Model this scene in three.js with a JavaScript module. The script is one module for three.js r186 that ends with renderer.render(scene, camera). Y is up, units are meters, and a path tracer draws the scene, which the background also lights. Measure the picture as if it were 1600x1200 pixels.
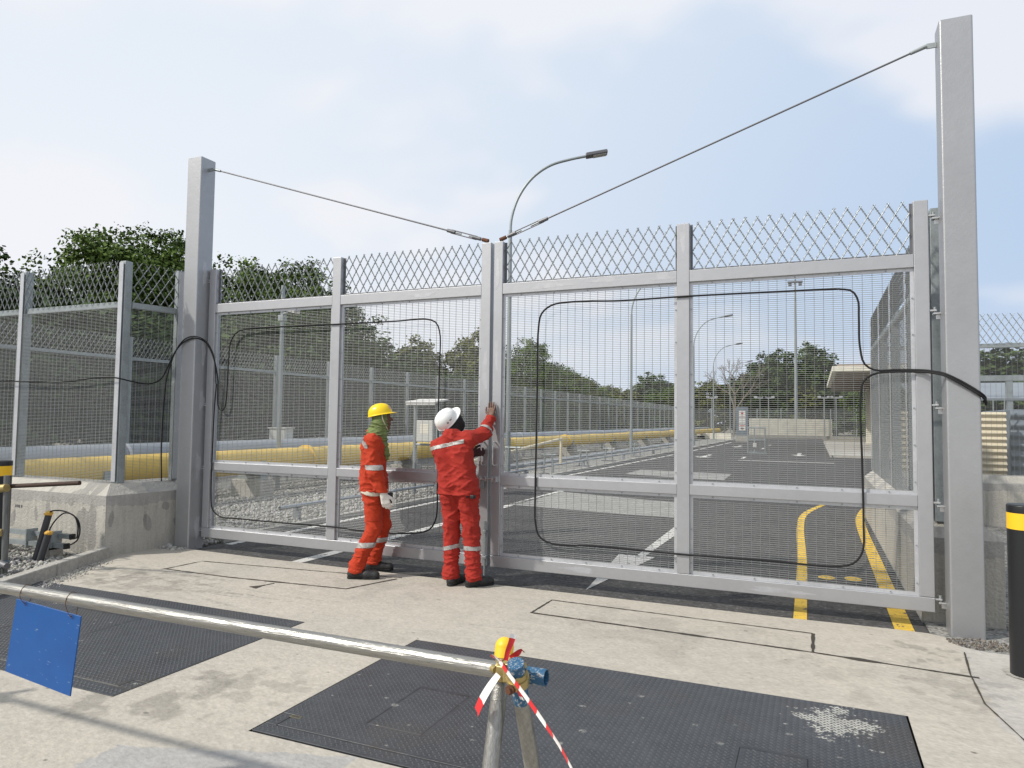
import * as THREE from 'three';
import { mergeGeometries } from 'three/addons/utils/BufferGeometryUtils.js';
import { RoundedBoxGeometry } from 'three/addons/geometries/RoundedBoxGeometry.js';
import { ImprovedNoise } from 'three/addons/math/ImprovedNoise.js';

// ------------------------------------------------------------------ camera, sky, sun, exposure
const scene = new THREE.Scene();
const camera = new THREE.PerspectiveCamera(57.24, 4 / 3, 0.05, 900);
camera.rotation.order = 'YXZ';
camera.position.set(1.497, 1.6, 6.523);
camera.rotation.set(0.0515, 0.4069, 0.0123);
scene.add(camera);
const renderer = new THREE.WebGLRenderer({ antialias: true });
renderer.toneMapping = THREE.LinearToneMapping;
renderer.toneMappingExposure = 1.0;
renderer.shadowMap.enabled = true;
const SUN = new THREE.Vector3(-0.537, 0.671, 0.51).normalize();
const sun = new THREE.DirectionalLight(new THREE.Color(1.0, 0.95, 0.87), 3.9);
sun.position.copy(SUN).multiplyScalar(60); sun.castShadow = true; sun.shadow.radius = 4;
Object.assign(sun.shadow.camera, { left: -40, right: 40, top: 40, bottom: -40, near: 1, far: 200 });
sun.shadow.mapSize.set(2048, 2048);
scene.add(sun, sun.target);

// ------------------------------------------------------------------ noise
const PN = new ImprovedNoise();
function rng(seed) { let a = seed >>> 0; return () => { a = (a + 0x6D2B79F5) >>> 0; let t = a; t = Math.imul(t ^ (t >>> 15), t | 1); t ^= t + Math.imul(t ^ (t >>> 7), t | 61); return ((t ^ (t >>> 14)) >>> 0) / 4294967296; }; }
const clamp = (v, a = 0, b = 1) => Math.min(b, Math.max(a, v));
const sstep = (a, b, v) => { const t = clamp((v - a) / (b - a)); return t * t * (3 - 2 * t); };
const lerp = (a, b, t) => a + (b - a) * t;
let FT = null; const FN = 512, FC = 16; // a tileable fractal field looked up with bilinear weights
function fbm(x, y, z) {
  if (!FT) FT = tile(FN, 301, FC, 5);
  const u = (x + z * 3.71 + 400) * (FN / FC), v = (y + z * 5.37 + 400) * (FN / FC), i = Math.floor(u), j = Math.floor(v), fx = u - i, fy = v - j, i0 = i & 511, i1 = (i + 1) & 511, j0 = (j & 511) << 9, j1 = ((j + 1) & 511) << 9;
  return 0.5 * ((FT[j0 + i0] * (1 - fx) + FT[j0 + i1] * fx) * (1 - fy) + (FT[j1 + i0] * (1 - fx) + FT[j1 + i1] * fx) * fy);
}

// sky: thin hazy blue, whiter round the sun and towards the horizon, with faint wisps of high cloud
{
  const W = 1024, H = 512, d = new Float32Array(W * H * 4), dir = new THREE.Vector3();
  for (let j = 0; j < H; j++) for (let i = 0; i < W; i++) {
    const el = ((j + 0.5) / H - 0.5) * Math.PI, az = ((i + 0.5) / W - 0.5) * 2 * Math.PI;
    dir.set(Math.cos(el) * Math.cos(az), Math.sin(el), Math.cos(el) * Math.sin(az));
    const ca = dir.dot(SUN), h = clamp(dir.y);
    let w = 0.97 * sstep(-0.62, 0.40, ca);
    w = clamp(w + 0.32 * Math.pow(1 - h, 6));
    const px = dir.x / (h + 0.3), pz = dir.z / (h + 0.3);
    const c1 = fbm(px * 1.6 + pz * 0.7 + 7.4, pz * 2.1 + 5.2, 0.3, 6), c2 = fbm(px * 2.6 - pz * 1.2, pz * 3.4, 7.7, 5);
    const cl = sstep(-0.22, 0.3, c1 + 0.6 * c2) * sstep(0.0, 0.18, dir.y);
    const hz = w * Math.pow(1 - h, 2.2); let r = lerp(lerp(0.43, 0.74, w), 0.95, hz), g = lerp(lerp(0.585, 0.82, w), 0.96, hz), b = lerp(lerp(0.815, 0.925, w), 0.985, hz);
    r = lerp(r, 0.90, cl * 0.75); g = lerp(g, 0.905, cl * 0.75); b = lerp(b, 0.945, cl * 0.75);
    const k = (j * W + i) * 4; d[k] = r; d[k + 1] = g; d[k + 2] = b; d[k + 3] = 1;
  }
  const t = new THREE.DataTexture(d, W, H, THREE.RGBAFormat, THREE.FloatType);
  t.mapping = THREE.EquirectangularReflectionMapping; t.magFilter = t.minFilter = THREE.LinearFilter; t.needsUpdate = true;
  scene.background = t; scene.environment = t;
}

// ------------------------------------------------------------------ helpers
const V = (x, y, z) => new THREE.Vector3(x, y, z);
const taken = {};
function numbered(n) { if (!(n in taken)) { taken[n] = 0; return n; } taken[n]++; return n + '_' + String(taken[n]).padStart(3, '0'); }
function tag(o, label, category, group, kind) { o.userData.label = label; o.userData.category = category; if (group) o.userData.group = group; if (kind) o.userData.kind = kind; return o; }
function thing(name, label, category, pos = [0, 0, 0], turn = 0, group) {
  const o = new THREE.Group(); o.name = numbered(name); o.position.set(...pos); o.rotation.y = turn; scene.add(o); return tag(o, label, category, group);
}
function clean(g) {
  if (g.index) g = g.toNonIndexed();
  for (const k of Object.keys(g.attributes)) if (!['position', 'normal', 'uv', 'color'].includes(k)) g.deleteAttribute(k);
  if (!g.attributes.uv) g.setAttribute('uv', new THREE.BufferAttribute(new Float32Array(g.attributes.position.count * 2), 2));
  return g;
}
function join(list) { return list.length === 1 ? list[0] : mergeGeometries(list.map(clean)); }
function part(name, geo, mat, parent) {
  const m = new THREE.Mesh(Array.isArray(geo) ? join(geo) : geo, mat); m.name = parent ? name : numbered(name); m.castShadow = m.receiveShadow = true; (parent || scene).add(m); return m;
}
function struct(name, geo, mat) { const m = part(name, geo, mat); m.userData.kind = 'structure'; return m; }
function copyOf(o, label, group) { const c = o.clone(); c.name = numbered(o.name.replace(/_\d{3}$/, '')); c.userData = { ...o.userData }; if (label) c.userData.label = label; if (group) c.userData.group = group; scene.add(c); return c; }
// uv in metres from the way each face points
function muv(g, s = 1) {
  if (g.index) g = g.toNonIndexed();
  const p = g.attributes.position, n = g.attributes.normal, uv = new Float32Array(p.count * 2);
  for (let i = 0; i < p.count; i++) {
    const ax = Math.abs(n.getX(i)), ay = Math.abs(n.getY(i)), az = Math.abs(n.getZ(i)), x = p.getX(i), y = p.getY(i), z = p.getZ(i);
    const [u, v] = ay >= ax && ay >= az ? [x, -z] : ax >= az ? [z, y] : [x, y];
    uv[2 * i] = u * s; uv[2 * i + 1] = v * s;
  }
  g.setAttribute('uv', new THREE.BufferAttribute(uv, 2)); return g;
}
function bx(x0, x1, y0, y1, z0, z1, r = 0) {
  const w = x1 - x0, h = y1 - y0, d = z1 - z0;
  const g = r ? new RoundedBoxGeometry(w, h, d, 1, Math.min(r, w / 2.1, h / 2.1, d / 2.1)) : new THREE.BoxGeometry(w, h, d);
  g.translate((x0 + x1) / 2, (y0 + y1) / 2, (z0 + z1) / 2); return muv(g);
}
function rod(a, b, r, r2 = r, seg = 14, open = false) {
  const A = V(...a), B = V(...b), L = A.distanceTo(B), g = new THREE.CylinderGeometry(r2, r, L, seg, 1, open);
  g.applyQuaternion(new THREE.Quaternion().setFromUnitVectors(V(0, 1, 0), B.clone().sub(A).normalize())); g.translate((A.x + B.x) / 2, (A.y + B.y) / 2, (A.z + B.z) / 2); return clean(g);
}
function cord(pts, r, seg = 6, per = 10, closed = false) {
  const c = new THREE.CatmullRomCurve3(pts.map(p => V(...p)), closed, 'centripetal'); return clean(new THREE.TubeGeometry(c, pts.length * per, r, seg, closed));
}
function sheet(pts, y, holes) { // flat polygon from [x, z] points, facing up
  const s = new THREE.Shape(pts.map(p => new THREE.Vector2(p[0], -p[1]))); (holes || []).forEach(h => s.holes.push(new THREE.Path(h.map(p => new THREE.Vector2(p[0], -p[1])))));
  const g = new THREE.ShapeGeometry(s); g.rotateX(-Math.PI / 2); g.translate(0, y, 0); return muv(g);
}
// collects thin prisms (wires) quickly
class Wires {
  constructor() { this.p = []; this.n = []; }
  rod(ax, ay, az, bx_, by, bz, r, seg = 4) {
    const d = V(bx_ - ax, by - ay, bz - az).normalize(), u = Math.abs(d.y) < 0.9 ? V(0, 1, 0).cross(d).normalize() : V(1, 0, 0).cross(d).normalize(), v = d.clone().cross(u);
    for (let i = 0; i < seg; i++) {
      const q = [i, i + 1].map(k => { const t = (k + 0.5) / seg * Math.PI * 2, c = Math.cos(t), s = Math.sin(t); return [u.x * c + v.x * s, u.y * c + v.y * s, u.z * c + v.z * s]; });
      const A0 = [ax + q[0][0] * r, ay + q[0][1] * r, az + q[0][2] * r], A1 = [ax + q[1][0] * r, ay + q[1][1] * r, az + q[1][2] * r], B0 = [bx_ + q[0][0] * r, by + q[0][1] * r, bz + q[0][2] * r], B1 = [bx_ + q[1][0] * r, by + q[1][1] * r, bz + q[1][2] * r];
      const P = this.p, Q = this.n; for (const w of [A0, B1, B0, A0, A1, B1]) P.push(w[0], w[1], w[2]); for (const w of [q[0], q[1], q[0], q[0], q[1], q[1]]) Q.push(w[0], w[1], w[2]);
    }
  }
  tri(a, b, c) { const ux = b[0] - a[0], uy = b[1] - a[1], uz = b[2] - a[2], vx = c[0] - a[0], vy = c[1] - a[1], vz = c[2] - a[2]; let x = uy * vz - uz * vy, y = uz * vx - ux * vz, z = ux * vy - uy * vx; const l = Math.hypot(x, y, z) || 1; x /= l; y /= l; z /= l; this.p.push(a[0], a[1], a[2], b[0], b[1], b[2], c[0], c[1], c[2]); this.n.push(x, y, z, x, y, z, x, y, z); }
  geo() { const g = new THREE.BufferGeometry(); g.setAttribute('position', new THREE.Float32BufferAttribute(this.p, 3)); g.setAttribute('normal', new THREE.Float32BufferAttribute(this.n, 3)); g.setAttribute('uv', new THREE.Float32BufferAttribute(new Float32Array(this.p.length / 3 * 2), 2)); return g; }
}
// ------------------------------------------------------------------ textures
const toS = v => Math.round(255 * clamp(v <= 0.0031308 ? 12.92 * v : 1.055 * Math.pow(v, 1 / 2.4) - 0.055));
function tex(w, h, f, srgb = true, rep) { // f(i, j) -> [r, g, b] linear (colour) or a grey value
  const d = new Uint8Array(w * h * 4);
  for (let j = 0; j < h; j++) for (let i = 0; i < w; i++) {
    const c = f(i, j), k = (j * w + i) * 4;
    if (srgb) { d[k] = toS(c[0]); d[k + 1] = toS(c[1]); d[k + 2] = toS(c[2]); } else d[k] = d[k + 1] = d[k + 2] = Math.round(255 * clamp(c));
    d[k + 3] = 255;
  }
  const t = new THREE.DataTexture(d, w, h); t.magFilter = THREE.LinearFilter; t.minFilter = THREE.LinearMipmapLinearFilter; t.generateMipmaps = true;
  if (srgb) t.colorSpace = THREE.SRGBColorSpace;
  t.wrapS = t.wrapT = rep ? THREE.RepeatWrapping : THREE.ClampToEdgeWrapping; if (rep) t.repeat.set(rep, rep);
  t.needsUpdate = true; return t;
}
function tile(n, seed, base, oct = 5) { // tileable fbm field n*n, about -1..1
  const out = new Float32Array(n * n);
  for (let o = 0; o < oct; o++) {
    const c = base << o; if (c > n) break; const r = rng(seed + o * 77), g = new Float32Array(c * c).map(() => r() * 2 - 1), a = Math.pow(0.55, o);
    for (let j = 0; j < n; j++) for (let i = 0; i < n; i++) {
      const x = i / n * c, y = j / n * c, x0 = Math.floor(x), y0 = Math.floor(y), fx = sstep(0, 1, x - x0), fy = sstep(0, 1, y - y0), x1 = (x0 + 1) % c, y1 = (y0 + 1) % c;
      out[j * n + i] += a * lerp(lerp(g[y0 * c + x0], g[y0 * c + x1], fx), lerp(g[y1 * c + x0], g[y1 * c + x1], fx), fy);
    }
  }
  return out;
}
const N = 512;
const tCoarse = tile(N, 11, 4, 6), tFine = tile(N, 23, 64, 3), tMid = tile(N, 5, 16, 4);
const fineBump = tex(N, N, (i, j) => 0.5 + 0.3 * tFine[j * N + i] + 0.15 * tMid[j * N + i], false, 1);
const mat = (o) => new THREE.MeshStandardMaterial(o);
const rgb = (r, g, b) => new THREE.Color().setRGB(r, g, b);
const shadeTex = (r, g, b, amp, amp2, rep) => tex(N, N, (i, j) => { const k = 1 + amp * tCoarse[j * N + i] + amp2 * tFine[j * N + i]; return [r * k, g * k, b * k]; }, true, rep);

const asphaltMap = tex(N, N, (i, j) => { const q = j * N + i, s = tFine[q], k = 1 + 0.22 * tCoarse[q] + 0.35 * s + (s > 0.95 ? 0.9 : 0); return [0.059 * k, 0.057 * k, 0.055 * k]; }, true, 0.55);
const worn = (r, g, b) => tex(N, N, (i, j) => { const q = j * N + i, k = 1 + 0.12 * tCoarse[q] + 0.1 * tFine[q], w = sstep(0.55, 0.85, 0.7 * tMid[q] + 0.55 * tFine[q] + 0.25 * tCoarse[q]); return [lerp(r * k, 0.07, w), lerp(g * k, 0.066, w), lerp(b * k, 0.062, w)]; }, true, 0.8);
const M = {
  asphalt: mat({ map: asphaltMap, roughness: 0.93, bumpMap: fineBump, bumpScale: 0.006 }),
  ground: mat({ map: shadeTex(0.19, 0.17, 0.13, 0.3, 0.35, 0.2), roughness: 1 }),
  gravelBase: mat({ map: shadeTex(0.22, 0.215, 0.20, 0.25, 0.6, 0.8), roughness: 1 }),
  stone: mat({ color: rgb(0.34, 0.335, 0.32), roughness: 0.95 }),
  wallConcrete: null, apron: null,
  plainConcrete: mat({ map: shadeTex(0.36, 0.345, 0.31, 0.16, 0.12, 0.6), roughness: 0.95, bumpMap: fineBump, bumpScale: 0.004 }),
  white: mat({ map: shadeTex(0.58, 0.57, 0.54, 0.14, 0.16, 0.8), roughness: 0.8 }),
  roadWhite: mat({ map: worn(0.52, 0.51, 0.48), roughness: 0.85 }),
  yellow: mat({ map: worn(0.62, 0.41, 0.05), roughness: 0.8 }),
  patch: mat({ map: shadeTex(0.26, 0.255, 0.24, 0.14, 0.2, 0.6), roughness: 0.95 }),
  seal: mat({ color: rgb(0.045, 0.038, 0.03), roughness: 0.9 }),
  gate: mat({ map: shadeTex(0.44, 0.445, 0.46, 0.045, 0.02, 0.35), roughness: 0.46, metalness: 0.7, bumpMap: fineBump, bumpScale: 0.0003 }),
  post: mat({ map: shadeTex(0.39, 0.395, 0.405, 0.05, 0.02, 0.25), roughness: 0.45, metalness: 0.7, bumpMap: fineBump, bumpScale: 0.0006 }),
  zinc: mat({ map: shadeTex(0.30, 0.33, 0.335, 0.14, 0.1, 1.6), roughness: 0.5, metalness: 0.5 }),
  bar: mat({ map: shadeTex(0.52, 0.53, 0.55, 0.08, 0.05, 1), roughness: 0.4, metalness: 0.5 }),
  wire: mat({ color: rgb(0.27, 0.28, 0.275), roughness: 0.45, metalness: 0.3 }),
  razor: mat({ color: rgb(0.23, 0.245, 0.25), roughness: 0.36, metalness: 0.55 }),
  chrome: mat({ color: rgb(0.62, 0.62, 0.62), roughness: 0.28, metalness: 0.85 }),
  steelDark: mat({ color: rgb(0.16, 0.16, 0.17), roughness: 0.5, metalness: 0.6 }),
  rust: mat({ color: rgb(0.13, 0.055, 0.03), roughness: 0.85, metalness: 0.2 }),
  black: mat({ color: rgb(0.012, 0.012, 0.013), roughness: 0.5 }),
  rubber: mat({ color: rgb(0.010, 0.010, 0.011), roughness: 0.85 }),
  bollardBlack: mat({ color: rgb(0.011, 0.012, 0.014), roughness: 0.4 }),
  bollardYellow: mat({ color: rgb(0.85, 0.50, 0.015), roughness: 0.5 }),
  pipeYellow: mat({ map: shadeTex(0.62, 0.42, 0.075, 0.12, 0.05, 0.4), roughness: 0.5 }),
  pipeSilver: mat({ map: shadeTex(0.30, 0.325, 0.35, 0.1, 0.04, 0.4), roughness: 0.42, metalness: 0.5 }),
  greyBox: mat({ color: rgb(0.5, 0.5, 0.47), roughness: 0.6 }),
  cream: mat({ map: shadeTex(0.62, 0.59, 0.50, 0.12, 0.06, 0.3), roughness: 0.85 }),
  soffit: mat({ map: shadeTex(0.27, 0.22, 0.18, 0.15, 0.08, 0.4), roughness: 0.9 }),
  sheetBeige: mat({ map: shadeTex(0.62, 0.55, 0.40, 0.12, 0.06, 0.5), roughness: 0.7 }),
  sheetGrey: mat({ map: shadeTex(0.17, 0.20, 0.23, 0.12, 0.06, 0.5), roughness: 0.6, metalness: 0.2 }),
};
console.log('base ready');
// ------------------------------------------------------------------ ground, road, apron
struct('ground', sheet([[-420, 60], [300, 60], [300, -420], [-420, -420]], -0.06), M.ground);
const road = struct('asphalt_road', sheet([[-5.62, 0.6], [2.5, 0.6], [2.5, -7.9], [16, -9.5], [16, -31], [2.3, -31], [2.2, -79], [-5.5, -79]], -0.02), M.asphalt);
{ // painted markings, each 4 mm above the asphalt
  const y = -0.016;
  const line = (pts, w) => { // ribbon along [x, z] points
    if (pts.length > 4) { const c = new THREE.CatmullRomCurve3(pts.map(p => V(p[0], 0, p[1])), false, 'centripetal'); pts = c.getPoints(60).map(p => [p.x, p.z]); }
    const L = [], R = [];
    pts.forEach((p, i) => { const a = pts[Math.max(0, i - 1)], b = pts[Math.min(pts.length - 1, i + 1)], dx = b[0] - a[0], dz = b[1] - a[1], l = Math.hypot(dx, dz), nx = -dz / l * w / 2, nz = dx / l * w / 2; L.push([p[0] + nx, p[1] + nz]); R.push([p[0] - nx, p[1] - nz]); });
    return sheet([...L, ...R.reverse()], y);
  };
  part('edge_line', line([[-5.36, -0.35], [-5.34, -8], [-5.2, -18], [-5.0, -30], [-4.9, -55]], 0.12), M.roadWhite, road);
  part('lane_line', line([[-3.86, 0.32], [-3.80, -2.5], [-3.86, -5.6], [-3.92, -10.2]], 0.15), M.roadWhite, road);
  part('arrow_marking', sheet([[-0.54, -0.06], [-0.28, -1.98], [-0.40, -2.0], [-0.34, -4.7], [-0.52, -4.7], [-0.5, -2.0], [-0.72, -1.98]], y), M.roadWhite, road);
  part('yellow_line', line([[1.37, 0.4], [1.34, -2.5], [1.27, -5.5], [1.29, -7.0], [1.42, -8.0], [1.7, -9.3], [2.4, -12], [4, -16], [8, -22]], 0.105), M.yellow, road);
  part('yellow_line', line([[2.13, 0.4], [2.14, -3], [2.16, -6.3], [2.22, -7.4], [2.4, -8.8], [2.9, -11], [4.5, -15]], 0.14), M.yellow, road);
  for (const [x, z] of [[1.595, -1.71], [1.847, -1.76]]) { const g = new THREE.CircleGeometry(0.085, 20); g.rotateX(-Math.PI / 2); g.scale(1, 1, 1.25); g.translate(x, y, z); part('yellow_dot', muv(g), M.yellow, road); }
  part('light_strip', sheet([[-3.84, -8.8], [-1.05, -7.9], [-0.72, -5.6], [-3.95, -5.92]], y), M.patch, road);
  part('light_strip', sheet([[-3.95, -17.2], [-0.95, -16.9], [-0.88, -14.1], [-3.93, -14.9]], y), M.patch, road);
  const dash = (x, z, l, w, a) => { const g = sheet([[-w / 2, 0], [w / 2, 0], [w / 2, -l], [-w / 2, -l]], y); g.rotateY(a); g.translate(x, 0, z); part('lane_dash', g, M.roadWhite, road); };
  for (const z of [-27, -33, -40, -48]) dash(-1.6, z, 2.4, 0.14, 0);
  for (const [x, z] of [[-3.4, -28], [0.7, -33], [-3.4, -44]]) { part('arrow_marking', sheet([[x, z + 1.2], [x + 0.4, z], [x + 0.1, z], [x + 0.1, z - 2.4], [x - 0.1, z - 2.4], [x - 0.1, z], [x - 0.4, z]], y), M.roadWhite, road); }
  part('stop_line', sheet([[-1.6, -25.6], [2.2, -25.6], [2.2, -25.85], [-1.6, -25.85]], y), M.roadWhite, road);
}
const island = struct('paved_island', [bx(2.25, 14, -0.05, 0.1, -60, -31.3, 0.03)], M.plainConcrete);
part('kerb_face', bx(2.15, 2.245, -0.05, 0.11, -60, -31.2, 0.02), M.plainConcrete, island);

// concrete apron in front of the gate: colour map over x -8..6, z -0.5..8.5, with scuffs, stains and grit
const AX0 = -8, AX1 = 6, AZ0 = -0.5, AZ1 = 8.5;
{
  const W = 2048, H = 1316, r = rng(42), marks = [];
  const tyre = []; for (let k = 0; k < 16; k++) { const x = lerp(-4.6, -2.4, r()), z = lerp(1.2, 1.95, r()); tyre.push([x, z, lerp(0.5, 1.3, r()), lerp(-0.15, 0.25, r()), lerp(0.008, 0.03, r()), lerp(0.1, 0.28, r())]); }
  for (let k = 0; k < 26; k++) tyre.push([lerp(-6, 3, r()), lerp(0.5, 5.2, r()), lerp(0.1, 0.5, r()), lerp(-0.6, 0.6, r()), lerp(0.003, 0.012, r()), lerp(0.1, 0.25, r())]);
  const spots = []; for (let k = 0; k < 240; k++) spots.push([lerp(-7, 5, r()), lerp(0.3, 7, r()), lerp(0.006, 0.022, r() * r()), lerp(0.25, 0.7, r())]);
  const grid = new Float32Array(W * H).fill(1);
  const put = (x, z, rx, f) => { const i0 = Math.floor((x - rx - AX0) / (AX1 - AX0) * W), i1 = Math.ceil((x + rx - AX0) / (AX1 - AX0) * W), j0 = Math.floor((AZ1 - z - rx) / (AZ1 - AZ0) * H), j1 = Math.ceil((AZ1 - z + rx) / (AZ1 - AZ0) * H); for (let j = Math.max(0, j0); j < Math.min(H, j1); j++) for (let i = Math.max(0, i0); i < Math.min(W, i1); i++) { const X = AX0 + (i + 0.5) / W * (AX1 - AX0), Z = AZ1 - (j + 0.5) / H * (AZ1 - AZ0); grid[j * W + i] *= f(X - x, Z - z, X, Z); } };
  for (const [x, z, l, a, w, s] of tyre) { const c = Math.cos(a), si = Math.sin(a); put(x, z, l, (dx, dz, X, Z) => { const u = dx * c + dz * si, v = -dx * si + dz * c + 0.12 * u * u; const q = Math.exp(-(v * v) / (w * w)) * sstep(l, l * 0.6, Math.abs(u)) * clamp(0.6 + 1.6 * PN.noise(X * 22, Z * 22, 3)); return 1 - s * q; }); }
  for (const [x, z, q, s] of spots) put(x, z, q * 2, (dx, dz, X, Z) => Math.hypot(dx * (1 + 0.4 * PN.noise(X * 60, Z * 60, 1)), dz * 1.4) < q ? 1 - s : 1);
  // soiled rims beside the steel covers, a newer grey repair patch and grime by the left kerb
  const blot = (x, z, R, s, f) => put(x, z, R, (dx, dz, X, Z) => { const n = fbm(X * f, Z * f, 5, 5); return 1 - s * sstep(0.0, 0.35, n + 0.55 * (1 - Math.hypot(dx, dz) / R) - 0.25) * sstep(R, R * 0.6, Math.hypot(dx, dz)); });
  blot(-1.9, 3.55, 0.7, 0.3, 6); blot(-1.6, 3.2, 0.5, 0.2, 9); blot(0.4, 0.9, 1.1, 0.12, 4); blot(-4.4, 1.6, 0.9, 0.22, 7); blot(-5.0, 1.5, 0.7, 0.25, 9); blot(1.7, 1.35, 0.8, 0.14, 6); blot(2.3, 1.4, 0.5, 0.2, 9); blot(-2.4, 0.7, 0.9, 0.12, 6); blot(2.2, 0.7, 0.4, 0.3, 10);
  const map = tex(W, H, (i, j) => {
    const X = AX0 + (i + 0.5) / W * (AX1 - AX0), Z = AZ1 - (j + 0.5) / H * (AZ1 - AZ0);
    const n1 = fbm(X * 0.7, Z * 0.7, 1.3, 5), n2 = fbm(X * 5, Z * 9, 2.1, 4), n3 = fbm(X * 31, Z * 31, 4.4, 3), n4 = tFine[((j * 3) % N) * N + (i * 3) % N];
    let k = 1 + 0.10 * n1 + 0.09 * n2 + 0.09 * n3 + 0.08 * n4;
    k *= grid[j * W + i];
    let c = [0.405, 0.373, 0.319];
    if (Z > 3.87 + 0.05 * n2 + (X + 1.1) * -0.32 && X > -1.62 + 0.04 * n3 && X < -0.5 && Z < 4.9) c = [0.34, 0.33, 0.31];
    if (X > 2.42 + 0.06 * n2 + 0.05 * n1) c = [0.40, 0.38, 0.345];
    return [c[0] * k, c[1] * k, c[2] * (k - 0.02 * n1)];
  });
  M.apron = mat({ map, roughness: 0.95, bumpMap: tex(N, N, (i, j) => 0.5 + 0.25 * tFine[j * N + i] + 0.25 * tMid[j * N + i], false, 9), bumpScale: 0.0035 });
}
const brassy = mat({ color: rgb(0.16, 0.145, 0.09), roughness: 0.6, metalness: 0.3 });
const apronUV = g => { const p = g.attributes.position, uv = g.attributes.uv; for (let i = 0; i < p.count; i++) uv.setXY(i, (p.getX(i) - AX0) / (AX1 - AX0), (AZ1 - p.getZ(i)) / (AZ1 - AZ0)); return g; };
const PR = { x0: -1.165, x1: 1.94, z0: 2.025, z1: 3.655 }, PL = { x0: -5.37, x1: -2.19, z0: 2.015, z1: 3.655 };
const rect = (p, e = 0) => [[p.x0 - e, p.z0 - e], [p.x1 + e, p.z0 - e], [p.x1 + e, p.z1 + e], [p.x0 - e, p.z1 + e]];
let apron;
{
  const edge = [[-5.85, 0.12], [-5.3, 0.17], [-4.4, 0.2], [-3.2, 0.21], [-1.5, 0.2], [0, 0.2], [1.2, 0.2], [2.05, 0.17], [2.28, 0.18], [2.38, 0.24], [2.43, 0.34], [2.46, 0.46], [2.6, 0.52], [3.2, 0.55], [6, 0.6]];
  const top = [...edge, [6, 8.5], [-4.0, 8.5], [-4.0, 5], [-5.05, 2.75], [-5.4, 1.95], [-5.72, 1.16], [-5.93, 0.9]];
  const g1 = apronUV(sheet(top, 0, [rect(PR, 0.012), rect(PL, 0.012)]));
  const sideP = []; for (let i = 0; i < edge.length - 1; i++) { const [a, b] = [edge[i], edge[i + 1]]; sideP.push([a[0], 0, a[1]], [b[0], 0, b[1]], [b[0], -0.06, b[1]], [a[0], 0, a[1]], [b[0], -0.06, b[1]], [a[0], -0.06, a[1]]); }
  const g2 = new THREE.BufferGeometry(); g2.setAttribute('position', new THREE.Float32BufferAttribute(sideP.flat(), 3)); g2.setAttribute('uv', new THREE.Float32BufferAttribute(new Float32Array(sideP.length * 2), 2)); g2.computeVertexNormals(); apronUV(g2);
  apron = struct('concrete_apron', [g1, g2], M.apron);
  part('pit_lining', [sheet(rect(PR, 0.03), -0.035), sheet(rect(PL, 0.03), -0.035)], M.seal, apron);
}
// bitumen-filled saw cuts, ragged along their edges
{
  const r = rng(9);
  function cut(pts, w, blobs = []) {
    const out = []; for (let s = 0; s < pts.length - 1; s++) { const [a, b] = [pts[s], pts[s + 1]], n = Math.max(2, Math.round(Math.hypot(b[0] - a[0], b[1] - a[1]) / 0.05)); for (let i = 0; i < n + (s === pts.length - 2 ? 1 : 0); i++) out.push([lerp(a[0], b[0], i / n), lerp(a[1], b[1], i / n)]); }
    const L = [], R = []; out.forEach((p, i) => { const a = out[Math.max(0, i - 1)], b = out[Math.min(out.length - 1, i + 1)], dx = b[0] - a[0], dz = b[1] - a[1], l = Math.hypot(dx, dz); let ww = w * (0.55 + 0.9 * r()); for (const q of blobs) ww += q[2] * Math.exp(-((p[0] - q[0]) ** 2 + (p[1] - q[1]) ** 2) / 0.006); L.push([p[0] - dz / l * ww / 2, p[1] + dx / l * ww / 2]); R.push([p[0] + dz / l * ww / 2, p[1] - dx / l * ww / 2]); });
    part('joint_filler', sheet([...L, ...R.reverse()], 0.004), M.seal, apron);
  }
  cut([[-0.69, 0.98], [-0.677, 0.52], [1.465, 0.585]], 0.014);
  cut([[-0.70, 0.985], [0.4, 1.02], [1.467, 1.07], [2.44, 1.155]], 0.02, [[0.62, 1.03, 0.02], [1.78, 1.1, 0.045]]);
  cut([[1.467, 0.59], [1.467, 1.06]], 0.02);
  cut([[-4.77, 1.095], [-4.746, 0.634], [-3.3, 0.48], [-2.34, 0.36]], 0.015);
  cut([[-4.79, 1.10], [-3.9, 1.10], [-2.56, 0.985], [-2.36, 0.42]], 0.02, [[-3.36, 1.09, 0.03]]);
  cut([[-3.31, 1.10], [-3.37, 1.33]], 0.022, [[-3.38, 1.34, 0.09]]);
  cut([[2.45, 0.6], [2.40, 1.1], [2.38, 1.63], [2.47, 2.15], [2.55, 3.2]], 0.01);
}
console.log('ground ready');

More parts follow.
